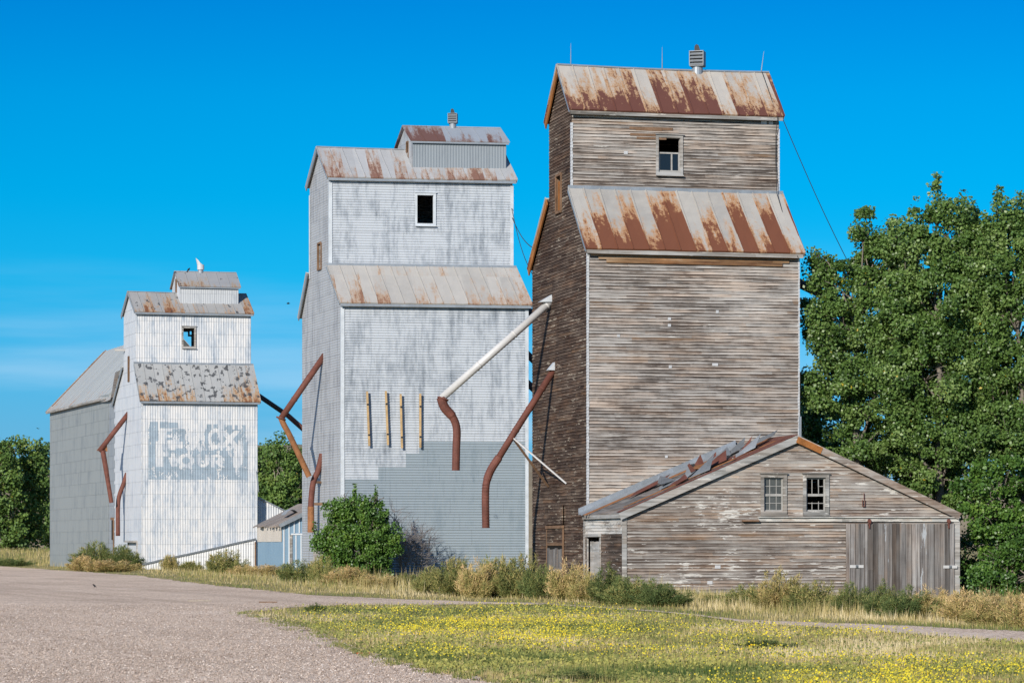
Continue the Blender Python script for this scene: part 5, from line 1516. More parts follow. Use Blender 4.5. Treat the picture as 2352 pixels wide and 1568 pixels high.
while b < LB + .2:
    b2_ = b + rr.uniform(.25, .4); e = -0.3 + rr.uniform(-.12, .2)
    slab(m, [fb.pt(e, b, zb0 + e * .5 + .12), fb.pt(3.0, b, bt(3) + .12), fb.pt(3.0, b2_ - .02, bt(3) + .12), fb.pt(e, b2_ - .02, zb0 + e * .5 + .12)], .05)
    b = b2_
slab(m, [fb.pt(3.0, -.25, bt(3) + .12), fb.pt(6.2, -.25, bt(3) + .10), fb.pt(6.2, LB, bt(3) + .10), fb.pt(3, LB, bt(3) + .12)], .05)
m.build('plank_roof', wood('roof_plank', 0.3, ((0.16, 0.13, 0.115), (0.28, 0.24, 0.215), (0.40, 0.35, 0.31), (0.5, 0.45, 0.40)), seed=161, seglen=3.0, macro=.2, vertical=True), BSH)
m = MB(); m.beam(fb.pt(-.25, -.3, zb0 - .02), fb.pt(3.0, -.3, bt(3) + .04), .05, .26, (0, 0, 1)); m.build('rake_board', M['galv'], BSH)
for (u, v, b) in ((702 - 50, 1178, 3.0), (690, 1172, 5.0)):
    a, z = fb.front(b, u + 14, v)
    m = MB()
    pts = [fb.pt(a - .5 + .12 * i, b, z - .12 + .30 * math.sin(i / 8 * math.pi) + .02 * i) for i in range(9)]
    for i in range(8): m.obox((pts[i] + pts[i + 1]) / 2, (pts[i + 1] - pts[i]) / 2, fb.pt(0, .7, 0), Vector((0, 0, .008)))
    m.build('curled_sheet', M['galv'], BSH)

# ================================================================== ground, road, hill
def ground_mesh():
    ys = [-120, -60, -20, 10, 25, 35] + list(np.arange(40, 130, 2.5)) + list(np.arange(130, 300, 6)) + [300, 330, 360, 390, 420, 460, 520, 600, 750, 1000, 1400, 2000, 3000, 4500, 7000, 10000]
    ks = np.linspace(-1, 1, 81)
    ks = np.sign(ks) * (0.30 * np.abs(ks) + 1.2 * np.abs(ks) ** 4)
    V, F = [], []
    for y in ys:
        w = max(abs(y), 30) + 20
        for k in ks: V.append((k * w, y, float(ground_z(k * w, y))))
    n = len(ks)
    for j in range(len(ys) - 1):
        for i in range(n - 1): F.append((j * n + i, j * n + i + 1, (j + 1) * n + i + 1, (j + 1) * n + i))
    m = MB(); m.v = V; m.f = F; m.m = [0] * len(F)
    return m
n = NT('dry_ground', 0.95, 0.1)
v, x, y, z = n.coords()
big = n.noise(v, 0.11, 5, 0.6); mid = n.noise(v, 0.9, 5, 0.65); fin = n.noise(v, 9.0, 4, 0.7)
t = n.M('ADD', n.M('MULTIPLY', big, 0.45), n.M('ADD', n.M('MULTIPLY', mid, 0.35), n.M('MULTIPLY', fin, 0.2)))
col = n.ramp(t, [(0.34, (0.12, 0.135, 0.045)), (0.46, (0.25, 0.22, 0.09)), (0.56, (0.38, 0.30, 0.145)), (0.68, (0.46, 0.37, 0.20))])
n.bump(fin, 0.6, 0.08)
M['ground'] = n.out(col)
tag(ground_mesh().build('ground', M['ground'], smooth=True), kind='structure')

n = NT('gravel', 0.92, 0.15)
v, x, y, z = n.coords()
c1 = n.voronoi(v, 17.0, 'Color'); sp = n.t.nodes.new('ShaderNodeSeparateXYZ'); n.t.links.new(c1, sp.inputs[0])
c2 = n.voronoi(v, 60.0, 'Color'); sp2 = n.t.nodes.new('ShaderNodeSeparateXYZ'); n.t.links.new(c2, sp2.inputs[0])
d1 = n.voronoi(v, 17.0, 'Distance')
big = n.noise(v, 0.16, 4, 0.55); mid = n.noise(n.vec(n.M('MULTIPLY', x, .25), n.M('MULTIPLY', y, .9)), 0.6, 4, 0.6)
t = n.M('ADD', n.M('MULTIPLY', n.M('SUBTRACT', sp.outputs[0], .2), .62), n.M('MULTIPLY', n.M('SUBTRACT', sp2.outputs[0], .15), .30))
t = n.M('ADD', t, n.M('ADD', n.M('MULTIPLY', big, .28), n.M('MULTIPLY', mid, .26)))
col = n.ramp(t, [(0.20, (0.23, 0.160, 0.110)), (0.42, (0.52, 0.380, 0.272)), (0.60, (0.67, 0.505, 0.370)), (0.86, (0.86, 0.70, 0.55))])
# wheel tracks sweeping along the yard, dusty and damp patches
rut = n.noise(n.vec(n.M('ADD', n.M('MULTIPLY', x, .55), n.M('MULTIPLY', y, .16)), n.M('MULTIPLY', y, .012)), 1.0, 4, 0.6)
pat = n.noise(n.vec(n.M('MULTIPLY', x, .22), n.M('MULTIPLY', y, .07), 4.0), 1.0, 5, 0.62)
col = n.mix(n.step(rut, 0.50, 0.68, 0.0, 0.34), col, (0.33, 0.235, 0.165))
col = n.mix(n.step(pat, 0.52, 0.70, 0.0, 0.45), col, (0.36, 0.265, 0.19))
col = n.mix(n.step(pat, 0.46, 0.30, 0.0, 0.30), col, (0.80, 0.66, 0.53))
n.bump(n.M('SUBTRACT', 1.0, d1), 0.6, 0.025)
M['gravel'] = n.out(col)

GB = [(1286, -200), (1300, 0), (1320, 300), (1345, 500), (1365, 700), (1375, 900), (1383, 1150), (1385.5, 1300), (1387.5, 1150), (1390, 780), (1396, 650), (1408, 562), (1414, 585), (1440, 690), (1460, 745), (1485, 800), (1510, 862), (1545, 1000), (1568, 1130), (1600, 1330), (1700, 1900)]
GBv = np.array([g[0] for g in GB], float); GBu = np.array([g[1] for g in GB], float)
def gravel_edge(v): return np.interp(v, GBv, GBu)
TR = [(1270, 1388.2, 1.2), (1500, 1403, 1.2), (1600, 1413, 1.5), (1700, 1426, 2.6), (1850, 1434.5, 5), (2000, 1441.5, 7.5), (2200, 1454, 10.5), (2352, 1464, 13), (2700, 1488, 18)]
TRu = np.array([t[0] for t in TR], float); TRv = np.array([t[1] for t in TR], float); TRh = np.array([t[2] for t in TR], float)
def in_track(u, v):
    return (u > 1270) & (np.abs(v - np.interp(u, TRu, TRv)) < np.interp(u, TRu, TRh))
rng = np.random.default_rng(11)
_tab = rng.random((257, 257))
def vnoise(x, y, s):
    x = np.asarray(x) / s + 1000.0; y = np.asarray(y) / s + 1000.0
    i = np.floor(x).astype(int); j = np.floor(y).astype(int)
    fx = x - i; fy = y - j
    fx = fx * fx * (3 - 2 * fx); fy = fy * fy * (3 - 2 * fy)
    g = lambda a, b: _tab[a % 257, b % 257]
    return (g(i, j) * (1 - fx) + g(i + 1, j) * fx) * (1 - fy) + (g(i, j + 1) * (1 - fx) + g(i + 1, j + 1) * fx) * fy
def fbm(x, y, s):
    return 0.5 * vnoise(x, y, s) + 0.3 * vnoise(x + 37, y + 11, s / 2.3) + 0.2 * vnoise(x + 5, y + 71, s / 5.1)
def uv2xy(u, v):
    Y = FPX * CAMZ / (v - HZ); return (u - CX) / FPX * Y, Y
# gravel yard as one sheet following the ground
m = MB()
vs = np.concatenate([np.linspace(1289, 1384, 90), np.linspace(1384.5, 1412, 70), np.linspace(1413, 1640, 150)])
prev = None
for v_ in vs:
    ur = gravel_edge(v_)
    _, Y = uv2xy(0, v_)
    xr = (ur - CX) / FPX * Y + (vnoise(0.0, Y, 0.7) - .5) * 0.5 + (vnoise(9.0, Y, 0.22) - .5) * 0.25
    xl = -0.26 * Y - 10
    xs = np.linspace(xl, xr, 25)
    row = [(float(x), float(Y), float(ground_z(x, Y)) + 0.012) for x in xs]
    b = len(m.v); m.v.extend(row)
    if prev is not None:
        for i in range(24): m.f.append((b + i, b + i + 1, prev + i + 1, prev + i)); m.m.append(0)
    prev = b
tag(m.build('gravel_road', M['gravel'], smooth=True), kind='structure')
m = MB(); prev = None
for u_ in np.linspace(1200, 3000, 120):
    vc, h = np.interp(u_, TRu, TRv), np.interp(u_, TRu, TRh)
    row = []
    for k in np.linspace(-1, 1, 7):
        x, Y = uv2xy(u_ + rng.uniform(-3, 3), vc + k * h * (1 + (rng.random() - .5) * .25)); row.append((float(x), float(Y), float(ground_z(x, Y)) + 0.016))
    b = len(m.v); m.v.extend(row)
    if prev is not None:
        for i in range(6): m.f.append((prev + i, prev + i + 1, b + i + 1, b + i)); m.m.append(0)
    prev = b
tag(m.build('dirt_track', M['gravel'], smooth=True), kind='structure')
# far hill
m = MB(); prev = None
for i in range(61):
    x = -1400 + 2800 * i / 60
    h = 56 * math.exp(-((x + 190) / 330) ** 2) + 55 * math.exp(-((x - 900) / 600) ** 2) + 30
    h *= 1 + 0.05 * math.sin(i * 1.3) + 0.03 * math.sin(i * 2.9)
    b = len(m.v)
    for k, (yy, hh) in enumerate(((2300, -2), (2500, .55), (2700, .92), (2850, 1.0), (3300, .8))): m.v.append((x, yy, hh * h if hh > 0 else -2))
    if prev is not None:
        for k in range(4): m.f.append((prev + k, b + k, b + k + 1, prev + k + 1)); m.m.append(0)
    prev = b
tag(m.build('hill', plain('dry_hill', (0.36, 0.29, 0.19), 0.95, 0.1, 0.25, 0.02), smooth=True), kind='structure')

# ================================================================== vegetation
GRASS = [(0.0, (0.035, 0.065, 0.016)), (0.25, (0.085, 0.13, 0.03)), (0.45, (0.20, 0.21, 0.06)), (0.65, (0.36, 0.29, 0.11)), (0.85, (0.52, 0.41, 0.20)), (1.0, (0.66, 0.55, 0.33))]
M['grass'] = foliage('grass', GRASS, 0.7, 0.2, 0.22, (0.3, 0.3, 0.1))
M['flower'] = foliage('flower_petals', [(0.0, (0.34, 0.31, 0.05)), (0.5, (0.58, 0.49, 0.04)), (0.9, (0.80, 0.64, 0.03)), (1.0, (0.78, 0.46, 0.01))], 0.6, 0.2, 0.2, (0.7, 0.6, 0.05))
M['cottonwood'] = foliage('cottonwood_leaf', [(0.0, (0.042, 0.082, 0.020)), (0.4, (0.088, 0.160, 0.036)), (0.75, (0.14, 0.225, 0.055)), (0.95, (0.21, 0.29, 0.09)), (1.0, (0.42, 0.33, 0.03))], 0.42, 0.42, 0.30, (0.16, 0.26, 0.03))
M['elm_leaf'] = foliage('broad_leaf', [(0.0, (0.028, 0.066, 0.015)), (0.45, (0.064, 0.138, 0.024)), (0.8, (0.105, 0.20, 0.035)), (1.0, (0.16, 0.25, 0.04))], 0.42, 0.4, 0.22, (0.1, 0.2, 0.02))
M['far_leaf'] = foliage('far_leaf', [(0.0, (0.045, 0.090, 0.022)), (0.45, (0.095, 0.165, 0.036)), (0.85, (0.15, 0.23, 0.05)), (0.97, (0.16, 0.18, 0.04)), (1.0, (0.36, 0.28, 0.05))], 0.55, 0.3, 0.2, (0.1, 0.17, 0.02))
M['bark'] = plain('bark', (0.20, 0.175, 0.145), 0.9, 0.1, 0.4, 2.0)
M['bark_pale'] = plain('pale_bark', (0.42, 0.36, 0.29), 0.9, 0.1, 0.3, 2.0)
M['twig'] = plain('bare_twig', (0.26, 0.24, 0.24), 0.9, 0.1, 0.3, 2.0)

def blades(name, xy, h, w, tint, lean=0.35, mat=None, zoff=0.0):
    n = len(xy)
    ang = rng.uniform(0, 2 * np.pi, n); la = rng.uniform(0, 2 * np.pi, n)
    ld = rng.uniform(0.05, lean, n) * h
    z = ground_z(xy[:, 0], xy[:, 1]) + zoff
    dx, dy = np.cos(ang) * w / 2, np.sin(ang) * w / 2
    v = np.empty((n, 3, 3))
    v[:, 0] = np.stack([xy[:, 0] - dx, xy[:, 1] - dy, z - .01], 1)
    v[:, 1] = np.stack([xy[:, 0] + dx, xy[:, 1] + dy, z - .01], 1)
    v[:, 2] = np.stack([xy[:, 0] + np.cos(la) * ld, xy[:, 1] + np.sin(la) * ld, z + h], 1)
    return mesh_np(name, v.reshape(-1, 3), 3, mat or M['grass'], np.clip(tint, 0, 1))

# the flowering field on the right
n = 190000
u = rng.uniform(480, 2560, n); v_ = 1387 + (1610 - 1387) * rng.random(n)
ok = (u > gravel_edge(v_) + rng.normal(0, 7, n)) & ~in_track(u, v_ + rng.normal(0, 1.0, n)) & ((v_ < np.interp(u, TRu, TRv)) == False) | ((u > gravel_edge(v_) + rng.normal(0, 7, n)) & (u < 1270))
u, v_ = u[ok], v_[ok]
x, Y = uv2xy(u, v_)
pat = fbm(x, Y * .55, 2.2); pat2 = fbm(x + 50, Y * .5 + 20, 0.8)
tint = 0.61 + (pat - .5) * 1.5 + (pat2 - .5) * 0.6 + rng.normal(0, .13, len(x))
fz = np.clip(1.15 - np.hypot((u - 1120) / 520, (v_ - 1450) / 80), 0, 1)
tint -= 0.13 * fz
tint += 0.20 * np.clip((u - 1500) / 500, 0, 1) * (v_ < 1515) - 0.30 * np.clip(1 - np.hypot((u - 1350) / 170, (v_ - 1560) / 22), 0, 1) * 1.5 - 0.35 * np.clip(1 - np.hypot((u - 1760) / 70, (v_ - 1482) / 12), 0, 1) - 0.07 * (v_ > 1520)
edge = np.clip((u - gravel_edge(v_)) / 60, 0, 1)
tint -= 0.07
h = (0.025 + 0.115 * rng.random(len(x)) ** 1.8) * (0.45 + 0.55 * edge) * (0.7 + 0.6 * pat2)
h += 0.10 * np.clip(1 - np.hypot((u - 1350) / 170, (v_ - 1560) / 22), 0, 1)
tag(blades('field_grass', np.stack([x, Y], 1), h, 0.007 + Y * 0.00013, tint), kind='stuff')
# yellow flowers
n = 230000
u = rng.uniform(600, 2560, n); v_ = 1390 + (1605 - 1390) * rng.random(n) ** 1.1
x, Y = uv2xy(u, v_)
den = fbm(x + 13, Y * .6, 1.7); den2 = fbm(x + 90, Y * .6 + 9, 0.55)
zone = np.clip(1.15 - np.hypot((u - 1120) / 480, (v_ - 1450) / 72), 0, 1) * 1.0 + 0.55 * np.clip((v_ - 1512) / 20, 0, 1) * np.clip((u - 1480) / 300, 0, 1) + 0.55 * np.clip(1 - np.hypot((u - 1900) / 330, (v_ - 1458) / 22), 0, 1) + 0.35 * np.clip(1 - np.hypot((u - 1600) / 300, (v_ - 1500) / 40), 0, 1)
p = np.clip((den * .55 + den2 * .45 - .475) * 8.0, 0.012, 1) * np.clip(zone, 0, 1)
ok = (rng.random(n) < p * .95) & (u > gravel_edge(v_) + 25) & (v_ > np.interp(u, TRu, TRv) + np.interp(u, TRu, TRh) + 3)
x, Y = x[ok], Y[ok]
nf = len(x)
zc = ground_z(x, Y) + 0.07 + 0.13 * rng.random(nf)
s = (0.005 + 0.011 * rng.random(nf) ** 1.5) * (0.8 + Y / 150)
ax = rng.normal(0, 1, (nf, 3)); ax /= np.linalg.norm(ax, axis=1)[:, None]
nn = rng.normal(0, .6, (nf, 3)) + np.array([-.25, -.6, .8]); nn /= np.linalg.norm(nn, axis=1)[:, None]
t1 = np.cross(nn, ax); t1 /= np.linalg.norm(t1, axis=1)[:, None]; t2 = np.cross(nn, t1)
c = np.stack([x, Y, zc], 1); s = s[:, None]
V = np.stack([c - t1 * s, c - t2 * s, c + t1 * s, c + t2 * s], 1)
tag(mesh_np('yellow_flowers', V.reshape(-1, 3), 4, M['flower'], rng.random(nf)), kind='stuff')
# low yellow green mat of leaves under the flowers
n = 150000
u = rng.uniform(560, 2560, n); v_ = 1389 + (1605 - 1389) * rng.random(n)
x, Y = uv2xy(u, v_)
pz = np.clip(1.2 - np.hypot((u - 1120) / 560, (v_ - 1455) / 90), 0, 1) + 0.5 * np.clip((v_ - 1505) / 25, 0, 1) + .25
pz = pz * np.clip((fbm(x + 7, Y * .6 + 3, 1.4) - .36) * 5, 0, 1)
ok = (rng.random(n) < pz * .8) & (u > gravel_edge(v_) + rng.normal(6, 10, n)) & (v_ > np.interp(u, TRu, TRv) + np.interp(u, TRu, TRh) + 2)
x, Y = x[ok], Y[ok]
M['mat_leaf'] = foliage('mat_leaf', [(0.0, (0.11, 0.14, 0.045)), (0.5, (0.26, 0.265, 0.075)), (1.0, (0.46, 0.42, 0.11))], 0.7, 0.2, 0.25, (0.3, 0.3, 0.06))
nm = len(x)
zc = ground_z(x, Y) + .015 + .085 * rng.random(nm)
s = ((0.008 + 0.014 * rng.random(nm)) * (0.8 + Y / 130))[:, None]
ax = rng.normal(0, 1, (nm, 3)); nn = rng.normal(0, .8, (nm, 3)) + np.array([-.2, -.6, .6]); nn /= np.linalg.norm(nn, axis=1)[:, None]
t1 = np.cross(nn, ax); t1 /= np.linalg.norm(t1, axis=1)[:, None]; t2 = np.cross(nn, t1)
c0 = np.stack([x, Y, zc], 1)
V = np.stack([c0 - t1 * s * 1.4, c0 - t2 * s * .8, c0 + t1 * s * 1.4, c0 + t2 * s * .8], 1)
tag(mesh_np('ground_cover', V.reshape(-1, 3), 4, M['mat_leaf'], np.clip(rng.normal(.5, .22, nm) + (fbm(x, Y * .6, .9) - .5) * 1.2, 0, 1)), kind='stuff')
# scattered tufts creeping onto the gravel
n = 9000
v_ = 1392 + (1600 - 1392) * rng.random(n); cl = fbm(v_ * 3.1, v_ * 0 + 5, 40)
u = gravel_edge(v_) - np.abs(rng.normal(0, 16 + 60 * np.clip(cl - .5, 0, 1), n))
x, Y = uv2xy(u, v_)
ok = fbm(x, Y * .5, .5) > .52
x, Y = x[ok], Y[ok]
tag(blades('edge_grass', np.stack([x, Y], 1), 0.02 + .06 * rng.random(len(x)), 0.012 + Y * .0001, rng.normal(.42, .16, len(x)), .7), kind='stuff')
# tall seeding grass along the buildings
n = 90000
u = rng.uniform(-60, 2560, n); v_ = 1296 + (1440 - 1296) * rng.random(n)
top = np.interp(u, [-200, 0, 300, 500, 700, 900, 1150, 1300, 1500, 1800, 2100, 2352, 2600], [1290, 1296, 1313, 1331, 1346, 1364, 1372, 1377, 1389, 1410, 1424, 1441, 1455])
d = top - v_
x, Y = uv2xy(u, v_)
pat = fbm(x + 3, Y * .35, 1.6); pat2 = fbm(x + 60, Y * .35, 5.0)
ok = (d > 0) & (d < 34) & (rng.random(n) < np.clip((pat - .34) * 4, 0.03, 1))
x, Y, d, pat, pat2 = x[ok], Y[ok], d[ok], pat[ok], pat2[ok]
h = (0.30 + 0.85 * rng.random(len(x)) * np.clip(pat2 * 1.5, .3, 1)) * (.55 + .9 * np.clip(pat - .3, 0, .6)) * np.where(u[ok] < 700, .7, np.where((u[ok] > 1540) & (u[ok] < 2120), .55, 1.0))
tag(blades('tall_grass', np.stack([x, Y], 1), h, 0.012 + Y * .00008, .64 + (pat2 - .5) * .9 + rng.normal(0, .12, len(x)), .28), kind='stuff')
# dry grass between the road and the buildings
n = 150000
u = rng.uniform(-160, 2560, n); v_ = 1290 + (1470 - 1290) * rng.random(n) ** 1.15
top = np.interp(u, [-200, 0, 300, 500, 700, 900, 1150, 1300], [1286, 1300, 1320, 1345, 1365, 1375, 1383, 1385.5])
lim = np.where(u < 1270, top, np.interp(u, TRu, TRv) - np.interp(u, TRu, TRh))
d = lim - v_
ok = (d > rng.normal(0, 1.2, n))
u, v_, d = u[ok], v_[ok], d[ok]
x, Y = uv2xy(u, v_)
tall = np.clip((d - 8) / 14, 0, 1)
pat = fbm(x, Y * .4, 3.0); pat2 = fbm(x + 31, Y * .4 + 3, 1.0)
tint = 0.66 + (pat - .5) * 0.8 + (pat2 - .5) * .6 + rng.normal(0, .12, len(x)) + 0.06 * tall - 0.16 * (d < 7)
h = (0.05 + 0.10 * rng.random(len(x)) + tall * 0.38 * rng.random(len(x)) * (0.3 + 1.2 * np.clip(pat2 - .2, 0, 1)))
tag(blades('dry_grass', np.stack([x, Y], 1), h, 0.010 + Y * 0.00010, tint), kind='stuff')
# far meadow at the left
n = 16000
x = rng.uniform(-90, -30, n); Y = rng.uniform(285, 420, n)
ok = (x / Y * FPX + CX > -150) & (x / Y * FPX + CX < 130)
x, Y = x[ok], Y[ok]
tag(blades('meadow_grass', np.stack([x, Y], 1), 0.3 + .5 * rng.random(len(x)), .06, 0.62 + rng.normal(0, .14, len(x)) + (fbm(x, Y * .2, 6) - .5) * .8), kind='stuff')
# loose stones on the gravel
n = 60000
v_ = 1386 + (1612 - 1386) * rng.random(n); u = -140 + (gravel_edge(v_) + 150) * rng.random(n)
x, Y = uv2xy(u, v_)
s = ((0.006 + 0.014 * rng.random(n) ** 2.2) * (.85 + Y / 200))[:, None]
z = ground_z(x, Y) + 0.016
c = np.stack([x, Y, z], 1)
ang = rng.uniform(0, 6.28, n)
e1 = np.stack([np.cos(ang), np.sin(ang), np.zeros(n)], 1) * s; e2 = np.stack([-np.sin(ang), np.cos(ang), np.zeros(n)], 1) * s * .8; e3 = np.array([0, 0, 1.]) * s * .75
T = []
for (p, q) in ((e1, e2), (e2, -e1), (-e1, -e2), (-e2, e1)): T += [np.stack([c + p, c + q, c + e3], 1)]
V = np.concatenate(T, 1)
M['stone'] = foliage('stones', [(0.0, (0.13, 0.095, 0.075)), (0.5, (0.36, 0.275, 0.215)), (0.9, (0.52, 0.42, 0.35)), (1.0, (0.72, 0.64, 0.57))], 0.9, 0.15, 0.0)
tag(mesh_np('gravel_stones', V.reshape(-1, 3), 3, M['stone'], np.repeat(rng.random(n), 4)), kind='stuff')

# ------------------------------------------------------------------ trees
def leaf_cloud(blobs, per_m2, size, sig, cl_per_m2=1.5, tint0=0.5, yellow=0.004, shoots=0.0):
    cs, tn, out = [], [], []
    for (c, r) in blobs:
        c = np.array(c); r = np.array(r)
        area = math.pi * r[0] * r[2]
        nc = max(4, int(area * cl_per_m2 * 2))
        d = rng.normal(0, 1, (nc, 3)); d /= np.linalg.norm(d, axis=1)[:, None]
        rad = rng.random(nc) ** 0.40
        cc = c + d * rad[:, None] * r
        nl = max(6, int(area * per_m2 / nc))
        ct = rng.normal(0, .18, nc)
        k = np.repeat(np.arange(nc), nl)
        sg = np.array([sig, sig, sig * .75])
        off = np.clip(rng.normal(0, 1, (len(k), 3)), -1.8, 1.8) * sg * rng.uniform(.5, 1.25, nc)[k][:, None]
        if shoots > 0:
            up = (rng.random(nc) < shoots) & (d[:, 2] > 0.2)
            off[up[k]] *= np.array([.40, .40, 2.6])
        p = cc[k] + off
        o = (p - c) / r
        cs.append(p); tn.append(tint0 + ct[k] + rng.normal(0, .14, len(k))); out.append(o)
    p = np.concatenate(cs); t = np.concatenate(tn); o = np.concatenate(out)
    n = len(p)
    t = np.clip(t, 0, .92)
    t[rng.random(n) < yellow] = 1.0
    nn = rng.normal(0, 1, (n, 3)) + o * 0.55 + np.array([-.1, -.25, .45]); nn /= np.linalg.norm(nn, axis=1)[:, None]
    ax = rng.normal(0, 1, (n, 3)); t1 = np.cross(nn, ax); t1 /= np.linalg.norm(t1, axis=1)[:, None]; t2 = np.cross(nn, t1)
    s = (size * rng.uniform(.65, 1.2, n))[:, None]
    V = np.stack([p - t1 * s * .55, p - t2 * s * .42 + nn * s * .08, p + t1 * s * .55, p + t2 * s * .42 + nn * s * .08], 1)
    return V.reshape(-1, 3), t

def limb(m, p, q, r0, r1, bend=0.3, n=6, seg=7):
    p, q = Vector(p), Vector(q)
    off = Vector((R.uniform(-1, 1), R.uniform(-1, 1), R.uniform(-.2, .4))) * bend
    pts = [p.lerp(q, i / n) + off * math.sin(math.pi * i / n) + Vector((R.uniform(-.05, .05), R.uniform(-.05, .05), 0)) * (bend > 0.1) for i in range(n + 1)]
    m.tube(pts, [r0 + (r1 - r0) * i / n for i in range(n + 1)], seg)
    return pts

def tree(name, label, cat, group, u0, Y, blobs_px, leafmat, barkmat, per_m2, size, sig, trunk_r=0.28, depth=1.0, tint0=0.5, yellow=0.004, shoots=0.0, cl=1.5, extra_twigs=0, zbase=None, sat=1, plumes=0):
    s = Y / FPX
    x0 = (u0 - CX) * s
    zb = float(ground_z(x0, Y)) if zbase is None else zbase
    root = empty(name, (x0, Y, zb))
    tag(root, label, cat, group)
    base = np.array([x0, Y, zb])
    blobs = []
    for q in blobs_px:
        u, v, ru, rv = q[:4]; dy = q[4] if len(q) > 4 else 0.0
        c = np.array([(u - CX) * s, Y + dy, CAMZ + (HZ - v) * s]) - base
        blobs.append((c, (ru * s, max(ru, 35) * s * depth, rv * s)))
    if sat:
        ex = []
        for (q_, r_) in blobs:
            for _ in range(sat):
                d_ = Vector((R.gauss(0, 1), R.gauss(0, 1) - .4, R.gauss(0, 1) + .3)).normalized(); f_ = R.uniform(.22, .42)
                ex.append((q_ + np.array(d_) * np.array(r_) * R.uniform(.75, 1.12), tuple(k_ * f_ for k_ in r_)))
        blobs_l = blobs + ex
    else: blobs_l = blobs
    V, t = leaf_cloud(blobs_l, per_m2, size, sig, cl, tint0, yellow, shoots)
    if plumes:      # loose upright shoots along the top of the crown
        top_ = sorted(blobs, key=lambda q_: -(q_[0][2] + q_[1][2]))[:9]
        pv, pt_ = [], []
        for k_ in range(plumes):
            q_, r_ = top_[k_ % len(top_)]
            an = R.uniform(0, 6.28); rd = R.uniform(0, .8)
            c_ = np.array([q_[0] + math.cos(an) * rd * r_[0], q_[1] + math.sin(an) * rd * r_[1], q_[2] + r_[2] * math.sqrt(1 - rd * rd * .9) + .15])
            v2, t2 = leaf_cloud([(c_, (.10, .10, R.uniform(.35, .8)))], 420, size, .10, 9.0, tint0 + .12, 0, 0)
            pv.append(v2); pt_.append(t2)
        V = np.concatenate([V] + pv); t = np.concatenate([t] + pt_)
    V[:, 2] = np.maximum(V[:, 2], 0.02)
    mesh_np('crown', V, 4, leafmat, t, root)
    m = MB()
    top = max(b[0][2] for b in blobs)
    tp = limb(m, (0, 0, -.15), (R.uniform(-.3, .3), R.uniform(-.3, .3), top * .8), trunk_r, trunk_r * .25, .25, 8, 9)
    for (c, r) in blobs:
        zt = max(.6, min(c[2] - r[2] * .7, top * .75))
        k = min(7, int(zt / (top * .8) * 8))
        lp = limb(m, tp[k], c, trunk_r * .42 * (1 - k / 12), .025, .35, 6, 6)
        for _ in range(5 + extra_twigs):
            d = Vector((R.uniform(-1, 1), R.uniform(-1, 1), R.uniform(-.3, 1))).normalized()
            e = Vector(c) + Vector((d.x * r[0], d.y * r[1], d.z * r[2])) * R.uniform(.6, 1.0)
            limb(m, lp[R.choice((3, 4, 5, 6))], e, .035, .008, .2, 4, 5)
    m.build('trunk', barkmat, root, smooth=True)
    return root

G1 = 'leafy trees behind the shed'
tree('cottonwood_tree', 'green cottonwood closest to the brown elevator with leaves touching its edge', 'tree', G1, 1985, 130.0,
     [(1985, 520, 26, 48), (1990, 590, 52, 70), (2010, 660, 80, 90), (1930, 650, 60, 75), (1885, 640, 38, 62), (1872, 715, 32, 66), (1878, 590, 15, 40), (1905, 790, 62, 80), (1960, 770, 100, 100), (1945, 890, 95, 85),
      (2020, 880, 90, 110), (1880, 870, 42, 55), (1990, 1000, 100, 75), (2030, 560, 34, 46), (2052, 575, 40, 56), (2085, 700, 60, 80), (2095, 830, 70, 90), (2080, 950, 60, 80), (2050, 790, 70, 90), (2060, 640, 52, 70), (2100, 740, 60, 80)],
     M['cottonwood'], M['bark'], 980, .122, .25, .26, .9, .52, .003, .30)
tree('cottonwood_tree', 'tallest bright green cottonwood in the middle of the group, its top highest', 'tree', G1, 2175, 128.6,
     [(2160, 475, 26, 42), (2168, 540, 48, 60), (2130, 620, 72, 80), (2080, 640, 52, 78), (2105, 545, 32, 52), (2078, 570, 40, 50), (2205, 530, 42, 55), (2240, 560, 42, 56), (2215, 610, 62, 80), (2150, 720, 120, 110), (2250, 730, 85, 110), (2110, 840, 115, 110),
      (2215, 870, 120, 125), (2160, 1000, 130, 105), (2060, 960, 80, 90), (2170, 1100, 110, 80), (2070, 760, 70, 90), (2060, 860, 70, 80), (2260, 960, 80, 90), (2230, 660, 60, 80)],
     M['cottonwood'], M['bark'], 980, .122, .25, .24, .9, .54, .0015, .30, plumes=30)
tree('cottonwood_tree', 'tall cottonwood at the right edge of the photo with spiky twin tops', 'tree', G1, 2345, 127.8,
     [(2302, 505, 20, 44), (2308, 580, 44, 70), (2345, 520, 22, 46), (2350, 610, 58, 90), (2400, 560, 60, 110), (2325, 740, 85, 115), (2425, 740, 95, 140), (2350, 890, 105, 115), (2270, 900, 60, 90), (2300, 1020, 95, 95),
      (2400, 1050, 115, 115), (2480, 640, 80, 150), (2490, 900, 90, 150), (2268, 640, 48, 80), (2275, 565, 36, 56), (2325, 530, 30, 46), (2270, 760, 60, 90)],
     M['cottonwood'], M['bark'], 980, .122, .25, .24, .9, .52, .0015, .30, plumes=26)
tree('broadleaf_tree', 'darker green tree low behind the right edge of the brown elevator', 'tree', G1, 1910, 149,
     [(1872, 930, 50, 60), (1895, 990, 62, 60), (1850, 1010, 40, 60), (1950, 1050, 75, 75), (2040, 1085, 80, 70), (1890, 1080, 60, 60)], M['elm_leaf'], M['bark'], 650, .14, .28, .2, 1.0, .42)
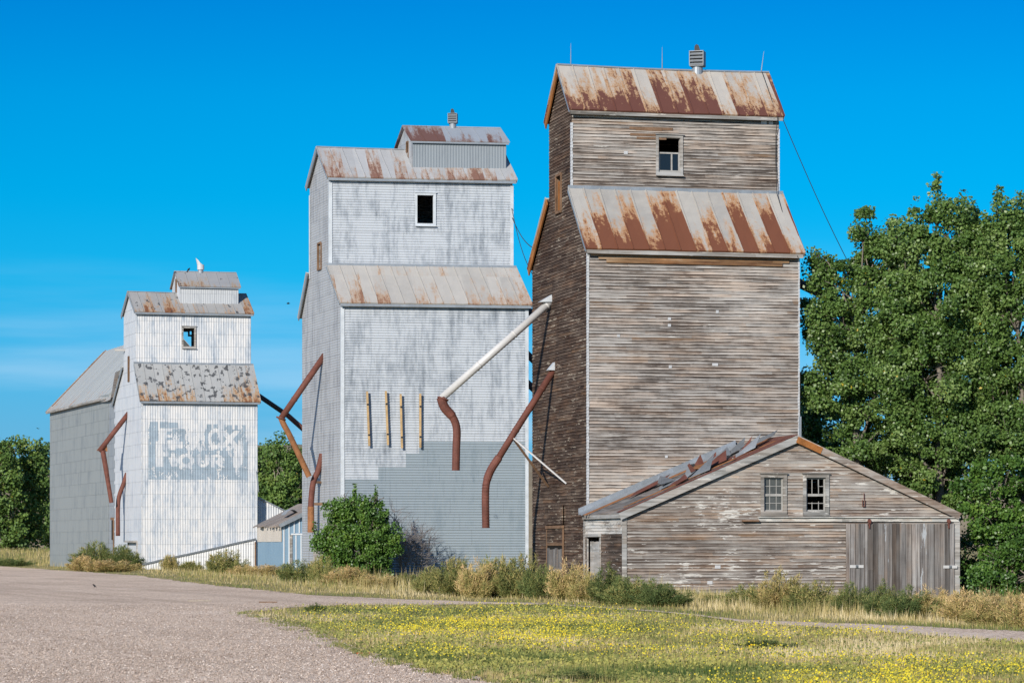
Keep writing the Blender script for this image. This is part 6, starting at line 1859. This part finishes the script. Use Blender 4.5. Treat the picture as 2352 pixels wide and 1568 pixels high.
tree('broadleaf_tree', 'green tree hanging over the shed roof with dry twigs inside', 'tree', G1, 2105, 130.8,
     [(2060, 1060, 70, 62), (2130, 1110, 80, 70), (2190, 1080, 70, 75), (2200, 1150, 50, 60)], M['cottonwood'], M['bark'], 900, .122, .25, .18, .8, .45, .002, 0.1, 1.5, 8)
tree('broadleaf_tree', 'dense bright green tree beside the right corner of the shed', 'tree', G1, 2300, 125.8,
     [(2245, 1125, 58, 60), (2310, 1130, 80, 90), (2285, 1215, 68, 70), (2225, 1165, 36, 48), (2340, 1240, 70, 70), (2400, 1160, 90, 110), (2250, 1222, 36, 34)],
     M['elm_leaf'], M['bark'], 850, .12, .20, .2, .75, .60, .004)
tree('broadleaf_tree', 'added dark bush that darkens the gap right behind the shed corner', 'bush', G1, 2225, 133.0,  # added to darken the bright gap; low leaf tint puts shade into colour
     [(2215, 1290, 40, 60), (2245, 1260, 40, 60), (2230, 1345, 42, 32), (2190, 1340, 40, 36), (2270, 1330, 50, 60)], M['elm_leaf'], M['bark'], 700, .12, .26, .12, 1.0, .22)
tree('broadleaf_tree', 'dark leafy bush on the ground at the right edge, below the trees', 'bush', G1, 2335, 124.6,
     [(2300, 1325, 62, 62), (2360, 1310, 75, 85), (2275, 1290, 34, 44), (2430, 1300, 85, 95), (2330, 1370, 70, 30), (2270, 1355, 36, 34)],
     M['elm_leaf'], M['bark'], 1200, .105, .24, .12, .7, .36)
# the big green shrub at the silver elevator
tree('shrub', 'big round green shrub in front of the silver elevator', 'shrub', None, 835, 176.2,
     [(800, 1150, 22, 36), (835, 1175, 42, 42), (770, 1195, 45, 42), (740, 1240, 32, 28), (830, 1235, 75, 62), (790, 1265, 60, 45), (870, 1200, 34, 42), (885, 1255, 40, 60), (840, 1295, 62, 38), (880, 1305, 40, 26), (870, 1150, 16, 22), (812, 1205, 60, 45), (850, 1215, 60, 50), (775, 1235, 50, 42), (790, 1172, 34, 36), (760, 1275, 48, 34), (850, 1255, 62, 50)],
     M['elm_leaf'], M['bark'], 820, .115, .19, .10, .7, .60, .001, .5, 2.4, 4)
def bare_shrub(label, u0, Y, tops, group=None):
    s = Y / FPX; x0 = (u0 - CX) * s
    root = empty('bare_shrub', (x0, Y, float(ground_z(x0, Y)))); tag(root, label, 'shrub', group)
    m = MB()
    for (u, v, r) in tops:
        e = Vector(((u - u0) * s, R.uniform(-.4, .4), CAMZ + (HZ - v) * s))
        lp = limb(m, (R.uniform(-.15, .15), R.uniform(-.1, .1), -.05), e, r, .012, .25, 7, 6)
        for k in range(2, 8):
            for _ in range(8):
                d = Vector((R.uniform(-1, 1), R.uniform(-.6, .6), R.uniform(-.1, 1.2))).normalized() * R.uniform(.3, .9)
                q = lp[k] + d
                l2 = limb(m, lp[k], q, .014, .005, .12, 4, 4)
                for _ in range(2):
                    d2 = (d.normalized() + Vector((R.uniform(-1, 1), R.uniform(-.6, .6), R.uniform(-.5, .8))) * .7) * R.uniform(.15, .4)
                    limb(m, l2[R.choice((2, 3, 4))], l2[4] + d2 * .8, .007, .003, .05, 3, 3)
    m.build('branches', M['twig'], root)
    return root
bare_shrub('bare leafless shrub with pale branches right beside the green shrub', 925, 177.8, [(905, 1175, .05), (918, 1200, .045), (945, 1215, .035), (935, 1240, .04), (890, 1200, .035), (965, 1235, .03)], 'bare shrubs')
bare_shrub('small dark bare shrub by the silver wall, farther from the green shrub', 962, 178.2, [(968, 1225, .03), (985, 1240, .025), (950, 1250, .03)], 'bare shrubs')
# far tree belt
far = [(-70, 425, 1010, 80), (0, 415, 1008, 58), (62, 420, 1006, 62), (118, 432, 1012, 50), (180, 430, 1020, 60), (575, 420, 1030, 48), (618, 428, 1014, 42), (655, 418, 1010, 46), (705, 425, 1018, 55), (775, 430, 1040, 60)]
fl = ['green tree at the far left edge with dead branches showing', 'rounded green tree in the far left belt, second from the edge', 'green tree just left of the grey storage building', 'tree partly hidden by the grey storage building corner', 'far tree hidden behind the grey storage building',
      'far tree behind the right edge of the white elevator', 'green far tree right beside the white elevator', 'tall far tree between white and silver elevators', 'far tree partly hidden by the silver elevator', 'far tree hidden behind the silver elevator']
for i, ((u0, Y, vt, w), lb) in enumerate(zip(far, fl)):
    if i in (4, 9): continue
    bl = [(u0, vt + 45, w * .62, 45), (u0 - w * .5, vt + 85, w * .55, 55), (u0 + w * .5, vt + 80, w * .55, 55), (u0, vt + 130, w * .85, 62), (u0 - w * .45, vt + 185, w * .6, 50), (u0 + w * .45, vt + 180, w * .6, 55), (u0 + R.uniform(-20, 20), vt + 225, w * .8, 30),
          (u0 + R.uniform(-.6, .6) * w, vt + 25, 15, 24), (u0 + R.uniform(-.7, .7) * w, vt + 35, 14, 24)]
    tree('broadleaf_tree', lb, 'tree', 'far tree belt', u0, Y, bl, M['far_leaf'], M['bark_pale'], 85, .36, .55, .3, .8, .48, .006, .25, .40, 4)

# ------------------------------------------------------------------ weeds: a few shapes, copied
def weed_proto(n, spread, up, blade, seed, tint0, tsd, lum=0.0):
    """a bush of many feathery plumes"""
    g = np.random.default_rng(seed)
    npl = 60
    th = g.uniform(0, 6.283, npl); r = g.random(npl) ** .6
    lean = g.uniform(.6, 1.35, npl)
    tip = np.stack([np.cos(th) * r * .52 * lean, np.sin(th) * r * .52 * lean, (1.02 - .55 * r ** 2.2) * g.uniform(.45, 1.12, npl)], 1) * np.array([spread, spread, 1])
    base = np.stack([np.cos(th) * r * .22, np.sin(th) * r * .22, np.zeros(npl)], 1)
    k = g.integers(0, npl, n); t = g.random(n) ** .75 * .92 + .08
    ax = tip[k] - base[k]
    bow = np.stack([np.cos(th), np.sin(th), np.zeros(npl)], 1)[k] * (np.sin(t * 3.14) * .06)[:, None]
    wd = .075 * (1.15 - t) + .012
    p = base[k] + ax * t[:, None] + bow + g.normal(0, 1, (n, 3)) * wd[:, None] * np.array([1, 1, .6])
    p[:, 2] = np.abs(p[:, 2])
    axn = ax / np.linalg.norm(ax, axis=1)[:, None]
    dr = axn * up + g.normal(0, .42, (n, 3)); dr /= np.linalg.norm(dr, axis=1)[:, None]
    L_ = blade * g.uniform(.35, 1.1, n)
    sd = np.cross(dr, g.normal(0, 1, (n, 3))); sd /= np.linalg.norm(sd, axis=1)[:, None]
    w = .0075 * g.uniform(.7, 1.4, n)[:, None]
    V = np.stack([p - sd * w, p + sd * w, p + dr * L_[:, None]], 1)
    sd2 = np.cross(tip - base, g.normal(0, 1, (npl, 3))); sd2 /= np.linalg.norm(sd2, axis=1)[:, None]
    S = np.stack([base - sd2 * .008, base + sd2 * .008, tip * 1.03], 1)
    ct = g.normal(0, .07, npl)
    tt = np.concatenate([tint0 + ct[k] + g.normal(0, tsd, n) + (p[:, 2] - .5) * .10, np.full(npl, .58)])
    return np.concatenate([V, S]).reshape(-1, 3), np.clip(tt, 0, 1)
WEED = [(0.0, (0.045, 0.075, 0.025)), (0.25, (0.11, 0.15, 0.05)), (0.45, (0.24, 0.245, 0.08)), (0.62, (0.42, 0.34, 0.13)), (0.8, (0.58, 0.40, 0.19)), (1.0, (0.70, 0.52, 0.30))]
M['weed'] = foliage('weed', WEED, 0.75, 0.15, 0.2, (0.25, 0.25, 0.08))
protos = {}
kinds = {'green': (.30, .10), 'olive': (.45, .10), 'tan': (.68, .10), 'yellow': (.60, .07), 'dark': (.20, .08)}
def weed(kind, label, u, v, hpx, wpx, var=0, group=None):
    p = gpt(u, v)
    s = p.y / FPX
    key = (kind, var % 2)
    if key not in protos:
        V, t = weed_proto(7500, 1.0 if var % 2 == 0 else 1.12, .75 if var % 2 == 0 else 1.0, .13, 100 + var + len(protos) * 7, *kinds[kind])
        o = mesh_np('weed_bush', V, 3, M['weed'], t)
        protos[key] = o
    else:
        o = protos[key].copy(); C.objects.link(o)
    o.location = p
    o.scale = (wpx * s * R.uniform(1.15, 1.55), wpx * s * R.uniform(.8, 1.2), hpx * s * R.uniform(.95, 1.22))
    o.rotation_euler = (0, 0, R.uniform(0, 6.28))
    tag(o, label, 'weed', group)
    return o
GW = 'wild weed clumps along the buildings'
WL_ = [
 ('dark', 'small dark green weed in the meadow at the far left edge', 28, 1300, 18, 60), ('green', 'wide green weed bush at the foot of the grey storage building', 232, 1306, 56, 110), ('green', 'dark green weed bush at the corner of the white elevator', 290, 1307, 46, 70),
 ('tan', 'reddish dry weed left of the green bush at the storage building', 190, 1311, 34, 56), ('tan', 'low straw coloured weed before the white elevator corner', 265, 1313, 28, 90), ('tan', 'dry brown weed tuft between storage building and white elevator', 228, 1313, 26, 60),
 ('yellow', 'small yellowish weed under the slanted rail of the white elevator', 390, 1310, 32, 36), ('olive', 'low brownish weed on the white wall, right of the yellowish one', 438, 1309, 23, 48), ('olive', 'round olive weed bush against the white wall', 520, 1317, 50, 66),
 ('tan', 'pale dry weed below the blue wall of the small shed', 612, 1322, 24, 70), ('tan', 'short pale weed beside the white elevator right corner', 560, 1320, 20, 50), ('green', 'green weed bush in front of the small blue shed door', 690, 1338, 42, 88), ('olive', 'tall olive weed left of the big green shrub', 742, 1340, 62, 48),
 ('tan', 'straw coloured weed under the left side of the green shrub', 800, 1345, 40, 80), ('tan', 'dry weed patch under the big green shrub', 870, 1350, 28, 90), ('green', 'small leafy weed at the foot of the bare shrubs', 935, 1342, 26, 60),
 ('olive', 'low olive weed where the hedge of weeds begins', 985, 1362, 60, 70), ('olive', 'olive weed bush in front of the silver wall, left in the long row', 1045, 1368, 82, 95), ('tan', 'tan weed standing in the long row before the silver wall', 1095, 1372, 70, 80),
 ('olive', 'tallest olive weed below the hanging rusty spout', 1140, 1371, 92, 95), ('olive', 'olive brown weed at the right end of the silver wall', 1195, 1372, 84, 90), ('green', 'green weed at the foot of the brown elevator corner', 1245, 1374, 76, 80),
 ('tan', 'golden tan weed bush before the brown elevator doorway', 1305, 1378, 84, 92), ('yellow', 'yellow tan weed beside the dark green bush at the shed', 1345, 1380, 64, 66), ('green', 'green weed bush by the left corner of the shed', 1400, 1386, 76, 100), ('green', 'deep green weed in the middle of the clump before the shed', 1455, 1390, 64, 110),
 ('dark', 'dark green rounded weed at the right end of the clump before the shed', 1520, 1393, 50, 90), ('olive', 'thin olive weed low on the shed wall', 1640, 1388, 26, 80), ('olive', 'olive weed below the shed wall, left of the tall one', 1715, 1394, 46, 90), ('yellow', 'tall yellow green weed below the shed windows', 1795, 1402, 82, 110),
 ('olive', 'feathery weed on the left of the plank door', 1870, 1404, 60, 100), ('green', 'grey green weed in front of the plank door left half', 1960, 1410, 72, 90), ('green', 'green weed at the middle of the plank door', 2030, 1416, 70, 80), ('dark', 'dark green low weed below the plank door', 2085, 1420, 58, 90),
 ('tan', 'tan weed by the right end of the plank door', 2140, 1420, 66, 90), ('tan', 'dry reddish weed at the shed right corner', 2210, 1428, 70, 100), ('tan', 'dry tan weed in front of the dark bush at right', 2290, 1436, 66, 110), ('tan', 'dry weed at the right edge by the dirt track', 2360, 1442, 70, 110),
 ('dark', 'dark tuft of grass in the flowering field', 1762, 1489, 20, 92), ('dark', 'small dark tuft near the tip of the grass island', 727, 1404, 16, 30), ('green', 'green grass clump at the bottom edge of the field', 1330, 1572, 30, 150)]
for i, (k, lb, u, v, h, w) in enumerate(WL_): weed(k, lb, u, v, h, w, i, GW)

# ------------------------------------------------------------------ birds and scraps
def bird(label, loc, s, yaw, fly=False, group=None):
    m = MB()
    loc = Vector(loc)
    d = Vector((math.cos(yaw), math.sin(yaw), 0)); sd = Vector((-d.y, d.x, 0)); up = Vector((0, 0, 1))
    tilt = 0.15 if fly else 0.75
    ax = (d + up * tilt).normalized()
    prof = [(-.55, .06), (-.35, .16), (-.05, .26), (.2, .24), (.38, .15), (.46, .17), (.56, .17), (.66, .11), (.78, .015)]
    m.tube([ax * t * s for t, r in prof], [r * s for t, r in prof], 10)
    m.prism([ax * -.5 * s - sd * .07 * s, ax * -.5 * s + sd * .07 * s, ax * -.95 * s + sd * .12 * s - up * .1 * s, ax * -.95 * s - sd * .12 * s - up * .1 * s], up * .03 * s)
    if fly:
        for g in (-1, 1): m.prism([ax * .15 * s, ax * -.25 * s, ax * -.35 * s + sd * g * .9 * s + up * .35 * s, ax * .0 * s + sd * g * 1.1 * s + up * .4 * s], up * .03 * s)
    else:
        for g in (-1, 1):
            m.tube([sd * g * .1 * s - up * .12 * s, sd * g * .1 * s - up * .48 * s], .025 * s, 5)
            m.tube([sd * g * .1 * s - up * .47 * s - d * .05 * s, sd * g * .1 * s - up * .48 * s + d * .14 * s], .02 * s, 5)
            m.prism([ax * .2 * s + sd * g * .24 * s, ax * -.3 * s + sd * g * .2 * s, ax * -.6 * s + sd * g * .12 * s], sd * g * .04 * s)
    o = m.build('bird', M['bird'], None, smooth=True)
    o.location = loc
    tag(o, label, 'bird', group)
    return o
p = gpt(217, 1349); bird('small black bird standing on the gravel', (p.x, p.y, p.z + .012 + .075), .15, 2.7)
bird('small dark bird flying in the blue sky beside the silver elevator', wpt(662, 697, 160), .13, .3, True)
q = f1.world(3.6 + .95, 4.85, 22.83)
bird('bird perched on the ridge of the white elevator headhouse', (q.x, q.y, q.z + .14), .30, 1.0)
def stick(name, label, u, v, ln, yaw, w, mat, cat):
    p = gpt(u, v); d = Vector((math.cos(yaw), math.sin(yaw), 0))
    m = MB(); k = [-d * ln / 2, -d * ln * .1 + Vector((-d.y, d.x, 0)) * ln * .03, d * ln / 2]
    m.beam(k[0], k[1], w, w * .6); m.beam(k[1] + Vector((0, 0, .002)), k[2] + Vector((0, 0, .002)), w * .9, w * .5)
    o = m.build(name, mat); o.location = (p.x, p.y, p.z + .012 + w * .3); tag(o, label, cat)
stick('plank', 'pale flat stick lying on the gravel yard, left of the brown one', 458, 1381, .75, .15, .06, M['bark_pale'], 'stick')
stick('plank', 'brown stick lying on the gravel near the grass strip', 616, 1384, .55, .1, .06, M['brown_wood'], 'stick')
stick('red_strip', 'bright red plastic strip lying on the gravel beside the grass', 834, 1502, .22, .2, .03, M['red_plastic'], 'litter')
